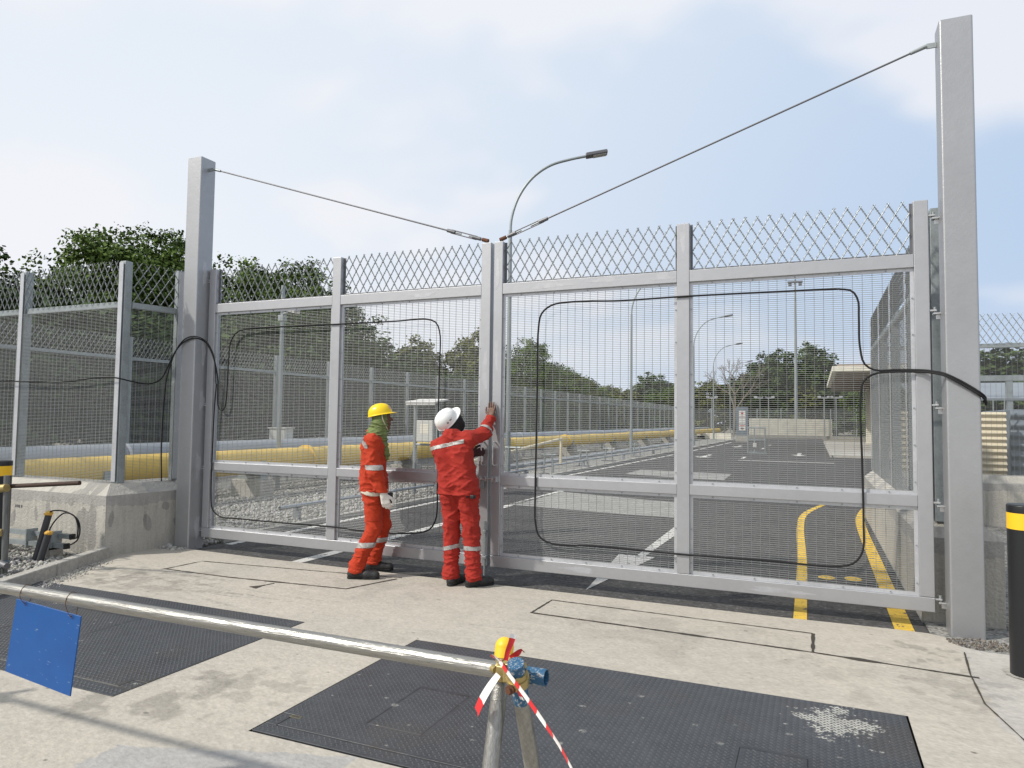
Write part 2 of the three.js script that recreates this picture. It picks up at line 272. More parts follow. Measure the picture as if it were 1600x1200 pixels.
// ------------------------------------------------------------------ steel cover plates with raised tread
function plateTex(P, seed, paint) {
  const W = 1024, H = Math.round(1024 * (P.z1 - P.z0) / (P.x1 - P.x0)), r = rng(seed), sp = []; for (let k = 0; k < 60; k++) sp.push([lerp(P.x0, P.x1, r()), lerp(P.z0, P.z1, r()), lerp(0.006, 0.025, r() * r())]);
  const near = new Int8Array(W * H).fill(-1), kx = W / (P.x1 - P.x0); sp.forEach((q, n) => { const ci = (q[0] - P.x0) * kx, cj = (P.z1 - q[1]) * kx, R = Math.ceil(q[2] * 1.6 * kx); for (let j = Math.max(0, Math.floor(cj - R)); j < Math.min(H, cj + R); j++) for (let i = Math.max(0, Math.floor(ci - R)); i < Math.min(W, ci + R); i++) near[j * W + i] = n; });
  return tex(W, H, (i, j) => {
    const X = lerp(P.x0, P.x1, (i + 0.5) / W), Z = lerp(P.z1, P.z0, (j + 0.5) / H), n1 = fbm(X * 1.3, Z * 1.3, seed, 5), n2 = fbm(X * 14, Z * 14, seed + 2, 4), n3 = fbm(X * 60, Z * 60, seed, 2);
    const k = 1 + 0.35 * n1 + 0.3 * n2 + 0.15 * n3; let c = [0.056 * k, 0.060 * k, 0.066 * k];
    const brown = sstep(0.1, 0.4, fbm(X * 2.2 + 9, Z * 2.2, seed + 4, 4)) * 0.5; c = [lerp(c[0], 0.065, brown), lerp(c[1], 0.055, brown), lerp(c[2], 0.045, brown)];
    let s = 0; const at = near[j * W + i]; if (at >= 0) { const q = sp[at], d = Math.hypot(X - q[0], (Z - q[1]) * 1.3); if (d < q[2] * (1 + 0.8 * n2)) s = 0.35 + 0.3 * n3; }
    if (paint) { // remains of white paint beside the far right corner
      const blob = (x, z, a, b) => 1 - Math.hypot((X - x) / a, (Z - z) / b); const f = Math.max(blob(1.56, 2.30, 0.13, 0.20), blob(1.68, 2.27, 0.14, 0.09), blob(1.47, 2.26, 0.13, 0.045), blob(1.61, 2.12, 0.07, 0.08), blob(1.6, 2.42, 0.05, 0.09)) + 0.55 * n2 + 0.7 * n3;
      if (f > 0.1) s = clamp(0.75 * sstep(0.1, 0.35, f) + 0.4 * n3); else if (fbm(X * 40, Z * 40, 1, 2) > 0.5 && Math.hypot(X - 1.62, Z - 2.3) < 0.32) s = 0.8;
    }
    return [lerp(c[0], 0.62, s), lerp(c[1], 0.60, s), lerp(c[2], 0.53, s)];
  });
}
function coverPlate(P, label, seed, paint, insets) {
  const t = thing('steel_cover_plate', label, 'cover plate'); const mp = mat({ map: plateTex(P, seed, paint), roughness: 0.42, metalness: 0.3, bumpMap: fineBump, bumpScale: 0.002 });
  const treadM = mat({ map: shadeTex(0.098, 0.101, 0.108, 0.35, 0.2, 0.7), roughness: 0.36, metalness: 0.4 });
  const uvP = g => { const p = g.attributes.position, uv = g.attributes.uv; for (let i = 0; i < p.count; i++) uv.setXY(i, (p.getX(i) - P.x0) / (P.x1 - P.x0), (P.z1 - p.getZ(i)) / (P.z1 - P.z0)); return g; };
  for (const [name, q, holes, notch] of insets.panels) {
    if (!holes) { part(name, uvP(bx(q[0], q[1], -0.03, 0.004 + (q[4] || 0), q[2], q[3], 0.002)), mp, t); continue; }
    const out = notch || [[q[0], q[2]], [q[1], q[2]], [q[1], q[3]], [q[0], q[3]]], sh = new THREE.Shape(out.map(p => new THREE.Vector2(p[0], -p[1]))); for (const h of holes) sh.holes.push(new THREE.Path([[h[0], h[2]], [h[1], h[2]], [h[1], h[3]], [h[0], h[3]]].map((p, i, a) => new THREE.Vector2(p[0] + (i === 0 || i === 3 ? -0.003 : 0.003), -p[1] + (i < 2 ? 0.003 : -0.003)))));
    const g = new THREE.ExtrudeGeometry(sh, { depth: 0.032, bevelEnabled: true, bevelSize: 0.001, bevelThickness: 0.001, bevelOffset: -0.001, bevelSegments: 1 }); g.rotateX(-Math.PI / 2); g.translate(0, -0.029 + (q[4] || 0), 0); part(name, uvP(muv(g)), mp, t);
  }
  const r = rng(seed), W = new Wires(), pitch = 0.033;
  let row = 0; for (let z = P.z0 + 0.02; z < P.z1 - 0.01; z += pitch * 0.5, row++) for (let x = P.x0 + 0.02 + (row % 2) * pitch * 0.5; x < P.x1 - 0.015; x += pitch) {
    const into = (q, m) => x > q[0] + m && x < q[1] - m && z > q[2] + m && z < q[3] - m, panel = insets.panels.find(([, q, holes]) => into(q, 0.012) && !(holes || []).some(h => into(h, -0.014)) && !(holes && insets.corner && into(insets.corner, -0.014))); if (!panel) continue;
    const a = (row % 2 ? 1 : -1) * Math.PI / 4, l = 0.0138, w = 0.0050, h = 0.0038, c = Math.cos(a), s = Math.sin(a), y = 0.0042 + (panel[1][4] || 0);
    const A = [x + c * l, y, z + s * l], B = [x - c * l, y, z - s * l], C = [x - s * w, y, z + c * w], D = [x + s * w, y, z - c * w], T = [x, y + h, z];
    W.tri(A, D, T); W.tri(D, B, T); W.tri(B, C, T); W.tri(C, A, T);
  }
  const tr = part('tread', W.geo(), treadM, t); tr.userData.kind = 'stuff'; return t;
}
coverPlate(PR, 'dark chequered steel floor plate with flaked white paint, under the trestle barrier', 3, true, { corner: [PR.x0, -1.09, 3.42, 3.556], panels: [
  ['frame_strip', [PR.x0, PR.x1, 3.562, PR.z1]], ['frame_corner', [PR.x0, -1.092, 3.424, 3.558]], ['hatch', [-0.676, -0.35, 2.80, 3.345]], ['hatch', [1.142, 1.45, 2.80, 3.3]],
  ['cover_panel', [PR.x0, PR.x1, PR.z0, 3.555], [[-0.676, -0.35, 2.80, 3.345], [1.142, 1.45, 2.80, 3.3]], [[PR.x0, PR.z0], [PR.x1, PR.z0], [PR.x1, 3.555], [-1.087, 3.555], [-1.087, 3.42], [PR.x0, 3.42]]]] });
coverPlate(PL, 'dark chequered steel floor plate with stepped corner, below the blue board', 8, false, { corner: [-2.30, PL.x1, 3.43, 3.54], panels: [
  ['frame_strip', [PL.x0, PL.x1, 3.542, PL.z1]], ['frame_corner', [-2.296, PL.x1, 3.432, 3.538]], ['hatch', [-4.096, -3.4, 2.5, 3.2]],
  ['cover_panel', [PL.x0, PL.x1, PL.z0, 3.534], [[-4.096, -3.4, 2.5, 3.2]], [[PL.x0, PL.z0], [PL.x1, PL.z0], [PL.x1, 3.427], [-2.301, 3.427], [-2.301, 3.534], [PL.x0, 3.534]]]] });
{ // lifting slots in the frame strips of the right hand cover
  const p = scene.getObjectByName('steel_cover_plate'), dark = M.seal; for (const [x, z] of [[-1.065, 3.44], [1.88, 3.44], [0.4, 3.44]]) { const s = part('lifting_slot', [bx(x - 0.034, x + 0.034, 0.0042, 0.0062, z - 0.014, z + 0.014, 0.0008)], brassy, p); part('slot_opening', [bx(x - 0.026, x + 0.026, 0.0063, 0.0068, z - 0.008, z + 0.008)], dark, s); }
}
console.log('plates ready');
// ------------------------------------------------------------------ cast concrete base walls
function castTex(seed, repairs) { // 4 m x 1 m of cast wall: board lines, runs, slurry band along the top, trowelled patches with their own outline
  const W = 2048, H = 512, r = rng(seed), runs = []; for (let k = 0; k < 90; k++) runs.push([r() * 4, lerp(0.004, 0.03, r() * r()), lerp(0.1, 0.7, r()), lerp(0.05, 0.22, r())]);
  const runAt = new Float32Array(W); for (let i = 0; i < W; i++) for (const q of runs) { const d = Math.abs(i / W * 4 - q[0]); if (d < q[1]) runAt[i] = Math.max(runAt[i], q[3]); }
  return tex(W, H, (i, j) => {
    const X = i / W * 4, Y = j / H, n1 = fbm(X * 1.4, Y * 1.4, seed, 5), n2 = fbm(X * 9, Y * 6, seed + 3, 4), n3 = tFine[(j % N) * N + i % N], n4 = fbm(X * 30, Y * 4, seed + 8, 3);
    let k = 1 + 0.14 * n1 + 0.11 * n2 + 0.05 * n3 + 0.10 * n4; k *= 1 - runAt[i] * clamp(0.5 + 1.4 * n2) * (Y < 0.55 + 0.1 * n1 ? 1 : 0);
    let c = [0.42, 0.40, 0.355];
    if (Y > 0.555 + 0.035 * n1 + 0.02 * n4 + 0.012 * Math.sin(X * 9)) c = [0.335, 0.325, 0.305];
    for (const [x, y, a, b, t] of repairs) { const dx = X - x, dy = Y - y, u = dx * Math.cos(t) + dy * Math.sin(t), v = -dx * Math.sin(t) + dy * Math.cos(t); if (Math.hypot(u / a, v / b) + 0.35 * n2 + 0.1 * n4 < 1) c = [0.295, 0.285, 0.262]; }
    return [c[0] * k, c[1] * k, c[2] * k];
  }, true, 1);
}
function castMat(seed, repairs) { const t = castTex(seed, repairs); t.repeat.set(0.25, 1); return mat({ map: t, roughness: 0.94, bumpMap: fineBump, bumpScale: 0.005 }); }
function planWall(pts, m, t, name = 'wall_body') { // plan outline [x, z], 0.8 m high with a chamfered top edge
  const s = new THREE.Shape(pts.map(p => new THREE.Vector2(p[0], -p[1])));
  const g = new THREE.ExtrudeGeometry(s, { depth: 0.72, bevelEnabled: true, bevelThickness: 0.12, bevelSize: 0.13, bevelOffset: -0.13, bevelSegments: 1 });
  g.rotateX(-Math.PI / 2); g.translate(0, -0.04, 0); return part(name, muv(g), m, t);
}
{
  const t = thing('concrete_base_wall', 'pale cast concrete base wall with grey repair patches turning in to the left gate post', 'wall');
  // uv: long face x, return face z; repair patches (metres) on the return face and the long face
  planWall([[-13, 0.93], [-5.93, 0.93], [-5.78, -0.25], [-6.35, -0.25], [-6.45, 0.36], [-13, 0.36]], castMat(21, [[0.43, 0.33, 0.05, 0.10, -0.3], [0.04, 0.26, 0.035, 0.09, -0.5], [0.86, 0.42, 0.03, 0.09, 0.1], [1.85, 0.3, 0.075, 0.3, 0.03], [1.08, 0.34, 0.045, 0.3, 0.0], [1.15, 0.6, 0.05, 0.04, 0], [1.7, 0.32, 0.11, 0.22, 0], [1.62, 0.06, 0.14, 0.07, 0], [1.48, 0.58, 0.06, 0.045, 0.6], [0.2, 0.5, 0.05, 0.05, 0]]), t);
  const st = []; const r = rng(5); for (const dx of [0, 0.035, 0.066, 0.11]) { st.push(bx(-7.53 + dx, -7.512 + dx, 0.46 + 0.004 * r(), 0.495, 0.93, 0.934)); }
  part('stencil_mark', st, M.steelDark, t);
}
{
  const t = thing('concrete_base_wall', 'pale cast concrete base wall carrying the fence beside the yellow road lines', 'wall');
  planWall([[2.29, -0.22], [2.87, -0.22], [2.87, -6.98], [13, -6.98], [13, -7.55], [2.29, -7.55]], castMat(33, [[0.6, 0.3, 0.12, 0.08, 0], [2.2, 0.4, 0.08, 0.12, 0.3]]), t);
}
// kerb beside the gravel pocket
{
  const k = thing('concrete_kerb', 'low concrete kerb edging the gravel pocket below the base wall', 'kerb');
  const A = V(-5.93, 0, 0.97), B = V(-4.75, 0, 3.6), L = A.distanceTo(B), n = 3, ang = Math.atan2(-(B.z - A.z), B.x - A.x);
  for (let i = 0; i < n; i++) { const g = bx(i * L / n + 0.004, (i + 1) * L / n - 0.004, -0.05, 0.12, -0.11, 0, 0.012); g.rotateY(ang); g.translate(A.x, 0, A.z); part('kerb_stone', g, M.plainConcrete, k); }
}
// gravel: pocket at the left wall and the long bed along the pipes
function stones(name, label, n, seed, inside, y, s0, s1, parentMat) {
  const g = new THREE.IcosahedronGeometry(1, 0), p = g.attributes.position, r = rng(seed); const im = new THREE.InstancedMesh(g, parentMat || M.stone, n), m = new THREE.Matrix4(), q = new THREE.Quaternion(), c = new THREE.Color();
  for (let i = 0; i < n; i++) { const [x, z] = inside(r), s = lerp(s0, s1, r() * r()); q.setFromEuler(new THREE.Euler(r() * 6, r() * 6, r() * 6)); m.compose(V(x, y + s * 0.25 * r(), z), q, V(s, s * lerp(0.5, 0.9, r()), s * lerp(0.6, 1, r()))); im.setMatrixAt(i, m); const k = lerp(0.55, 1.45, r()); c.setRGB(k, k * lerp(0.95, 1.02, r()), k * lerp(0.88, 1.02, r())); im.setColorAt(i, c); }
  im.name = numbered(name); im.castShadow = im.receiveShadow = true; scene.add(im); return tag(im, label, 'gravel', null, 'stuff');
}
struct('gravel_ground', sheet([[-13, 0.96], [-5.93, 0.96], [-4.75, 3.55], [-5.5, 6], [-13, 6]], 0.0), M.gravelBase);
stones('gravel', 'grey gravel lying between the kerb and the base wall', 3400, 4, r => { for (;;) { const x = lerp(-8.6, -5.1, r()), z = lerp(1.0, 2.7, r()); if (x < -5.98 + (z - 0.97) * 0.447 - 0.04) return [x, z]; } }, 0.012, 0.014, 0.036);
stones('gravel', 'loose grey grit spilled on the apron along the kerb', 420, 14, r => { const s = Math.pow(r(), 0.8), a = Math.sqrt(-2 * Math.log(r() + 1e-6)) * 0.09; return [lerp(-5.78, -5.1, s) + a * 0.9 + 0.03, lerp(1.15, 2.5, s) - a * 0.4]; }, 0.003, 0.006, 0.016);
stones('gravel', 'dark grit heaped at the foot of the right gate post', 260, 15, r => { const a = r() * 6.3, d = Math.sqrt(r()) * 0.2; return [2.62 + Math.cos(a) * d * 1.2, 0.34 + Math.sin(a) * d * 0.7]; }, 0.003, 0.005, 0.014, mat({ color: rgb(0.16, 0.14, 0.12), roughness: 1 }));
struct('soil_pocket', sheet([[2.3, 0.19], [2.42, 0.24], [2.45, 0.44], [2.6, 0.51], [3.2, 0.54], [6, 0.59], [6, -6.95], [2.9, -6.95], [2.9, -0.3], [2.3, -0.3]], -0.008), M.gravelBase);
const bed = struct('gravel_bed', sheet([[-14, 0.35], [-5.62, 0.35], [-5.5, -79], [-14, -79]], -0.01), M.gravelBase);
stones('gravel', 'pale crushed stone filling the bed along the pipes', 16000, 6, r => { const z = lerp(0.3, -14, Math.pow(r(), 1.35)); return [lerp(-10.5, -5.5, r()), z]; }, 0.0, 0.018, 0.05);
part('bed_kerb', bx(-5.60, -5.49, -0.04, 0.06, -79, -0.4, 0.01), M.plainConcrete, bed);

// ------------------------------------------------------------------ mesh panels, razor mesh, gate, fences
const PH = 0.0178, PV = 0.0762, WR = 0.0024;
function meshPanel(w, h, rot) { const W = new Wires(); for (let y = PH * 0.5; y < h; y += PH) W.rod(0, y, WR, w, y, WR, WR); const n = Math.round(w / PV); for (let i = 0; i <= n; i++) W.rod(w * i / n, 0, -WR, w * i / n, h, -WR, WR); return W.geo(); }
function razorPanel(w, h, seed = 1) {
  const W = new Wires(), r = rng(seed), n = Math.max(2, Math.round(w / 0.104)), p = w / n, k = p / 0.174;
  for (const s of [1, -1]) for (let i = -Math.ceil(h * k / p) - 1; i <= n + Math.ceil(h * k / p) + 1; i++) {
    let x0 = i * p, y0 = 0, x1 = x0 + s * k * h, y1 = h; // clip to 0..w
    const cl = (lim, low) => { const d0 = low ? x0 < lim : x0 > lim, d1 = low ? x1 < lim : x1 > lim; if (d0 && d1) return false; if (d0 || d1) { const t = (lim - x0) / (x1 - x0), y = y0 + (y1 - y0) * t; if (d0) { x0 = lim; y0 = y; } else { x1 = lim; y1 = y; } } return true; };
    if (!cl(0, true) || !cl(w, false) || y1 - y0 < 0.01) continue;
    const z = s * 0.003; W.rod(x0, y0, z, x1, y1, z, 0.0048);
    const L = Math.hypot(x1 - x0, y1 - y0), dx = (x1 - x0) / L, dy = (y1 - y0) / L, nx = -dy, ny = dx;
    for (let q = 0.02 + r() * 0.02; q < L - 0.012; q += 0.044) { const cx = x0 + dx * q, cy = y0 + dy * q; for (const sg of [1, -1]) { const e = 0.019, f = 0.012, zz = z + sg * 0.004; W.tri([cx - dx * 0.006, cy - dy * 0.006, z], [cx + dx * 0.007, cy + dy * 0.007, z], [cx + dx * e + nx * f * sg, cy + dy * e + ny * f * sg, zz]); W.tri([cx - dx * 0.007, cy - dy * 0.007, z], [cx + dx * 0.006, cy + dy * 0.006, z], [cx - dx * e - nx * f * sg, cy - dy * e - ny * f * sg, zz]); } }
  }
  return W.geo();
}
const YB = 0.12, YB1 = 0.235, YM0 = 0.945, YM1 = 1.04, YT0 = 2.89, YT1 = 3.0, YTOP = 3.44;
function gateLeaf(label, sx, dir) { // sx: three stiles [x0, x1] from left to right; dir 1 when hinged on the right
  const t = thing('gate_leaf', label, 'gate', [0, 0, 0], 0, 'double swing gate leaves');
  const X0 = sx[0][0], X1 = sx[2][1];
  sx.forEach(([a, b]) => part('stile', bx(a, b, YB1 + 0.001, YTOP, -0.1, 0, 0.006), M.gate, t));
  const bot = part('bottom_rail', bx(X0, X1, YB, YB1, -0.1, 0.001, 0.006), M.gate, t);
  for (let i = 0; i < 2; i++) {
    const a = sx[i][1], b = sx[i + 1][0], e = 0.028;
    part('top_rail', bx(a, b, YT0, YT1, -0.098, -0.002, 0.005), M.gate, t);
    part('middle_rail', bx(a, b, YM0, YM1, -0.098, -0.002, 0.005), M.gate, t);
    for (const [y0, y1] of [[YB1, YM0], [YM1, YT0]]) {
      const fr = [bx(a, a + e, y0, y1, -0.034, -0.028), bx(b - e, b, y0, y1, -0.034, -0.028), bx(a + e, b - e, y0, y0 + e, -0.034, -0.028), bx(a + e, b - e, y1 - e, y1, -0.034, -0.028)];
      const c = part('clamp_frame', fr, M.bar, t); const bolts = [];
      for (let y = y0 + 0.1; y < y1 - 0.02; y += 0.3) for (const x of [a + e / 2, b - e / 2]) bolts.push(rod([x, y, -0.028], [x, y, -0.019], 0.007, 0.006, 6));
      for (let x = a + 0.2; x < b - 0.1; x += 0.35) for (const y of [y0 + e / 2, y1 - e / 2]) bolts.push(rod([x, y, -0.028], [x, y, -0.019], 0.007, 0.006, 6));
      part('bolts', bolts, M.zinc, c).userData.kind = 'stuff';
      const g = meshPanel(b - a - 0.01, y1 - y0 - 0.01); g.translate(a + 0.005, y0 + 0.005, -0.04); part('wire_mesh_panel', g, M.wire, t);
    }
    const rz = razorPanel(b - a - 0.04, 0.45, 3 + i); rz.translate(a + 0.02, YT1 + 0.004, -0.05); part('razor_mesh', rz, M.razor, t);
    part('razor_bar', [bx(a + 0.002, a + 0.022, YT1 + 0.001, YTOP - 0.005, -0.066, -0.058), bx(b - 0.022, b - 0.002, YT1 + 0.001, YTOP - 0.005, -0.066, -0.058), bx(a + 0.03, b - 0.03, YT1 + 0.001, YT1 + 0.022, -0.07, -0.064)], M.steelDark, t);
  }
  const px = dir > 0 ? 2.434 : -5.48, hx = dir > 0 ? X1 : X0, mx = (px + hx) / 2, s = Math.sign(px - hx);
  for (const y of [0.205, 0.965, 1.745, 2.51, 3.29]) {
    const h = part('hinge', [bx(Math.min(hx, mx + s * 0.012), Math.max(hx, mx + s * 0.012), y + 0.012, y + 0.026, -0.06, -0.005, 0.003), bx(Math.min(px, mx - s * 0.014), Math.max(px, mx - s * 0.014), y - 0.014, y, -0.06, 0.0, 0.003), bx(Math.min(px - s * 0.03, px), Math.max(px - s * 0.03, px), y - 0.05, y - 0.0145, -0.036, -0.024)], M.chrome, t);
    part('hinge_pin', rod([mx, y - 0.02, -0.03], [mx, y + 0.048, -0.03], 0.012, 0.012, 10), M.zinc, h);
  }
  // pull handle on the meeting stile
  const q = dir > 0 ? sx[0] : sx[2], cx = (q[0] + q[1]) / 2 + (dir > 0 ? -0.005 : 0.005);
  part('pull_handle', cord([[cx, 1.375, -0.002], [cx, 1.378, 0.045], [cx, 1.35, 0.066], [cx, 1.26, 0.07], [cx, 1.17, 0.066], [cx, 1.142, 0.045], [cx, 1.145, -0.002]], 0.008, 8, 6), M.chrome, t);
  return t;
}
const leafL = gateLeaf('silver wire mesh gate leaf behind the two workers', [[-5.455, -5.35], [-3.57, -3.455], [-1.675, -1.568]], -1);
const leafR = gateLeaf('silver wire mesh gate leaf hung on the post beside the yellow road lines', [[-1.533, -1.434], [0.333, 0.447], [2.25, 2.358]], 1);
{ // slide bolt and drop bolt are fixed to the left leaf
  const b = part('slide_bolt', [rod([-1.672, 1.0, 0.022], [-1.462, 1.0, 0.022], 0.0105), bx(-1.66, -1.64, 0.975, 1.025, 0, 0.036, 0.003), bx(-1.60, -1.58, 0.975, 1.025, 0, 0.036, 0.003)], M.chrome, leafL);
  part('bolt_tail', [bx(-1.637, -1.607, 0.90, 0.992, 0.014, 0.022, 0.003)], M.zinc, b);
  for (const x of [-1.52, -1.475]) part('bolt_keeper', bx(x, x + 0.014, 0.972, 1.028, 0, 0.038, 0.003), M.chrome, leafR);
  const d = part('drop_bolt', [rod([-1.585, 0.03, 0.02], [-1.585, 0.58, 0.02], 0.011)], M.zinc, leafL);
  part('bolt_guide', [bx(-1.605, -1.565, 0.2, 0.225, 0.001, 0.036, 0.003), bx(-1.605, -1.565, 0.46, 0.485, 0.001, 0.036, 0.003), bx(-1.613, -1.6, 0.15, 0.52, 0, 0.008)], M.zinc, d);
}
// gate posts
function gatePost(x, label, lug) {
  const t = thing('gate_post', label, 'post', [x, 0, 0.055]);
  const a = 0.115, sh = new THREE.Shape(), c = 0.016; sh.moveTo(-a + c, -a); sh.lineTo(a - c, -a); sh.quadraticCurveTo(a, -a, a, -a + c); sh.lineTo(a, a - c); sh.quadraticCurveTo(a, a, a - c, a); sh.lineTo(-a + c, a); sh.quadraticCurveTo(-a, a, -a, a - c); sh.lineTo(-a, -a + c); sh.quadraticCurveTo(-a, -a, -a + c, -a);
  const g = new THREE.ExtrudeGeometry(sh, { depth: 4.83 + 0.06, bevelEnabled: false, curveSegments: 5 }); g.rotateX(-Math.PI / 2); g.translate(0, -0.06, 0); part('shaft', muv(g), M.post, t);
  part('cap_plate', bx(-0.108, 0.108, 4.83, 4.836, -0.108, 0.108), M.post, t);
  part('tie_lug', [bx(Math.min(lug * 0.115, lug * 0.19), Math.max(lug * 0.115, lug * 0.19), 4.675, 4.72, -0.02, -0.008, 0.004)], M.zinc, t);
  return t;
}
gatePost(-5.595, 'square silver steel gate post rising from the end of the left base wall', 1);
gatePost(2.549, 'square silver steel gate post beside the black and yellow bollard', -1);
// brushed touch-up paint round the hinges and along the rails, ragged outlines
{
  const r = rng(61), paint = mat({ map: shadeTex(0.45, 0.455, 0.475, 0.08, 0.04, 2), roughness: 0.55, metalness: 0.5 });
  const patch = (w, h) => { const pts = [], n = 26, ph = r() * 6; for (let i = 0; i < n; i++) { const a = i / n * 6.2832, k = 0.62 + 0.38 * r() + 0.18 * Math.sin(3 * a + ph); pts.push(new THREE.Vector2(Math.sign(Math.cos(a)) * Math.pow(Math.abs(Math.cos(a)), 0.7) * w / 2 * k, Math.sin(a) * h / 2 * k)); } return new THREE.ExtrudeGeometry(new THREE.Shape(pts), { depth: 0.0007, bevelEnabled: false }); };
  const posts = [scene.getObjectByName('gate_post'), scene.getObjectByName('gate_post_001')];
  for (const y of [0.22, 0.98, 1.77, 2.36, 3.36]) { const g = patch(0.07 + 0.03 * r(), 0.22 + 0.14 * r()); g.rotateY(Math.PI / 2); g.translate(0.1151, y + 0.03, -0.02 + 0.03 * r()); part('paint_patch', muv(g), paint, posts[0]); }
  for (const [x, y, w, h, o] of [[-0.9, 2.945, 0.5, 0.06, leafR], [-0.35, 2.96, 0.35, 0.05, leafR], [0.2, 2.95, 0.25, 0.07, leafR], [-1.49, 3.1, 0.05, 0.35, leafR], [-1.49, 2.3, 0.05, 0.4, leafR], [0.39, 3.3, 0.06, 0.3, leafR], [-2.4, 2.94, 0.4, 0.05, leafL], [-1.62, 2.1, 0.06, 0.5, leafL], [-2.9, 0.99, 0.45, 0.045, leafL], [1.2, 0.17, 0.6, 0.05, leafR], [-0.6, 0.18, 0.4, 0.06, leafR]]) { const g = patch(w, h); g.translate(x, y, h < 0.08 && y > 0.5 ? -0.0019 : y < 0.3 ? 0.0011 : 0.0001); part('paint_patch', muv(g), paint, o); }
}
// tie cables from the post heads to the meeting stiles
function tieCable(a, b, f0, f1, label) {
  const t = thing('tie_cable', label, 'cable', [0, 0, 0], 0, 'gate tie cables'); const A = V(...a), B = V(...b), at = f => { const p = A.clone().lerp(B, f); return [p.x, p.y, p.z]; };
  part('wire_rope', [rod(a, at(f0), 0.0085, 0.0085, 8)], M.steelDark, t);
  const d = B.clone().sub(A).normalize(), up = V(0, 0, 1), side = d.clone().cross(up).normalize(), off = (f, k) => { const p = A.clone().lerp(B, f).addScaledVector(side, k); return [p.x, p.y, p.z]; };
  const tb = part('turnbuckle', [rod(off(f0, 0.017), off(f1, 0.017), 0.006, 0.006, 8), rod(off(f0, -0.017), off(f1, -0.017), 0.006, 0.006, 8), rod(at(f0 - 0.012), at(f0 + 0.012), 0.019, 0.019, 10), rod(at(f1 - 0.012), at(f1 + 0.012), 0.019, 0.019, 10)], M.steelDark, t);
  part('threaded_rod', rod(at(f0 + 0.01), at(f0 + (f1 - f0) * 0.4), 0.009, 0.009, 8), M.zinc, tb); part('threaded_rod', rod(at(f1 - (f1 - f0) * 0.3), at(0.985), 0.009, 0.009, 8), M.zinc, tb);
  part('clevis', [rod(at(0.982), at(1.0), 0.02, 0.022, 10)], M.rust, t);
  part('clevis', [rod(at(0), at(0.03), 0.017, 0.014, 10)], M.zinc, t);
}
tieCable([-5.41, 4.70, 0.04], [-1.62, 3.465, -0.04], 0.885, 0.965, 'steel tie cable running from the post at the base wall to the gate top');
tieCable([2.36, 4.70, 0.04], [-1.485, 3.465, -0.04], 0.875, 0.965, 'steel tie cable running from the post near the bollard to the gate top');

// security fences: posts, rails, mesh panels and razor mesh, along local x
const panelCache = {};
function fence(name, label, a, b, posts, y0, o = {}) {
  const ang = Math.atan2(-(b[1] - a[1]), b[0] - a[0]), t = thing(name, label, 'fence', [a[0], 0, a[1]], ang, 'security fences'); const rail = o.rail || 2.93, top = o.top || 3.45, pw = o.pw || 0.05, far = o.far;
  posts.forEach((s, i) => { if (o.skipFirst && i === 0) return; const p = part('fence_post', bx(s - pw, s + pw, y0, top, -pw, pw, 0.006), M.zinc, t); if (!far) part('clamp_strip', [bx(s - 0.034, s + 0.034, y0 + 0.02, top - 0.02, pw + 0.014, pw + 0.02)], M.bar, p); });
  for (let i = 0; i < posts.length - 1; i++) {
    const s0 = posts[i] + pw, s1 = posts[i + 1] - pw, w = s1 - s0; part('fence_rail', bx(s0, s1, rail - 0.035, rail + 0.035, -0.03, 0.03, 0.004), M.zinc, t);
    const key = w.toFixed(2) + '/' + y0 + '/' + rail + '/' + top; if (!panelCache[key]) panelCache[key] = [meshPanel(w + 0.02, rail - 0.035 - y0 - 0.01), razorPanel(w, top - rail - 0.03, i)];
    const m = part('wire_mesh_panel', panelCache[key][0], M.wire, t); m.position.set(s0 - 0.01, y0 + 0.01, far ? 0 : pw + 0.009);
    const z = part('razor_mesh', panelCache[key][1], M.razor, t); z.position.set(s0, rail + 0.036, far ? 0 : pw + 0.004);
  }
  return t;
}
fence('security_fence', 'grey mesh fence with razor top on the long face of the left base wall', [-11.62, 0.66], [-6.1, 0.66], [0, 1.84, 3.68, 5.52], 0.8);
fence('security_fence', 'short grey mesh fence bay turning back to the left gate post', [-6.085, 0.60], [-5.95, 0.0], [-0.03, 0.60], 0.8, { pw: 0.04, skipFirst: true });
{ const p = []; for (let i = 0; i <= 7; i++) p.push(0.1 + i * 0.97); fence('security_fence', 'grey mesh fence on the base wall beside the yellow road lines', [2.46, -7.22], [2.46, -0.35], [0, 1.72, 3.44, 5.16, 6.86], 0.8); }
fence('security_fence', 'grey mesh fence on the base wall in front of the corrugated sheets', [2.6, -7.27], [12.6, -7.27], [0, 2.5, 5, 7.5, 10], 0.8);
{ const p = []; for (let i = 0; i <= 32; i++) p.push(i * 2.33); fence('security_fence', 'long grey mesh fence running behind the yellow pipe', [-12.5, -72], [-12.5, 2.56], p, 0.0, { rail: 2.87, top: 3.35, far: true }); }
{ const p = []; for (let i = 0; i <= 13; i++) p.push(i * 2.6); fence('security_fence', 'distant mesh fence closing off the end of the road', [-12.5, -80], [21.3, -80], p, 0.0, { rail: 2.85, top: 3.3, far: true }); }
console.log('gate and fences ready');

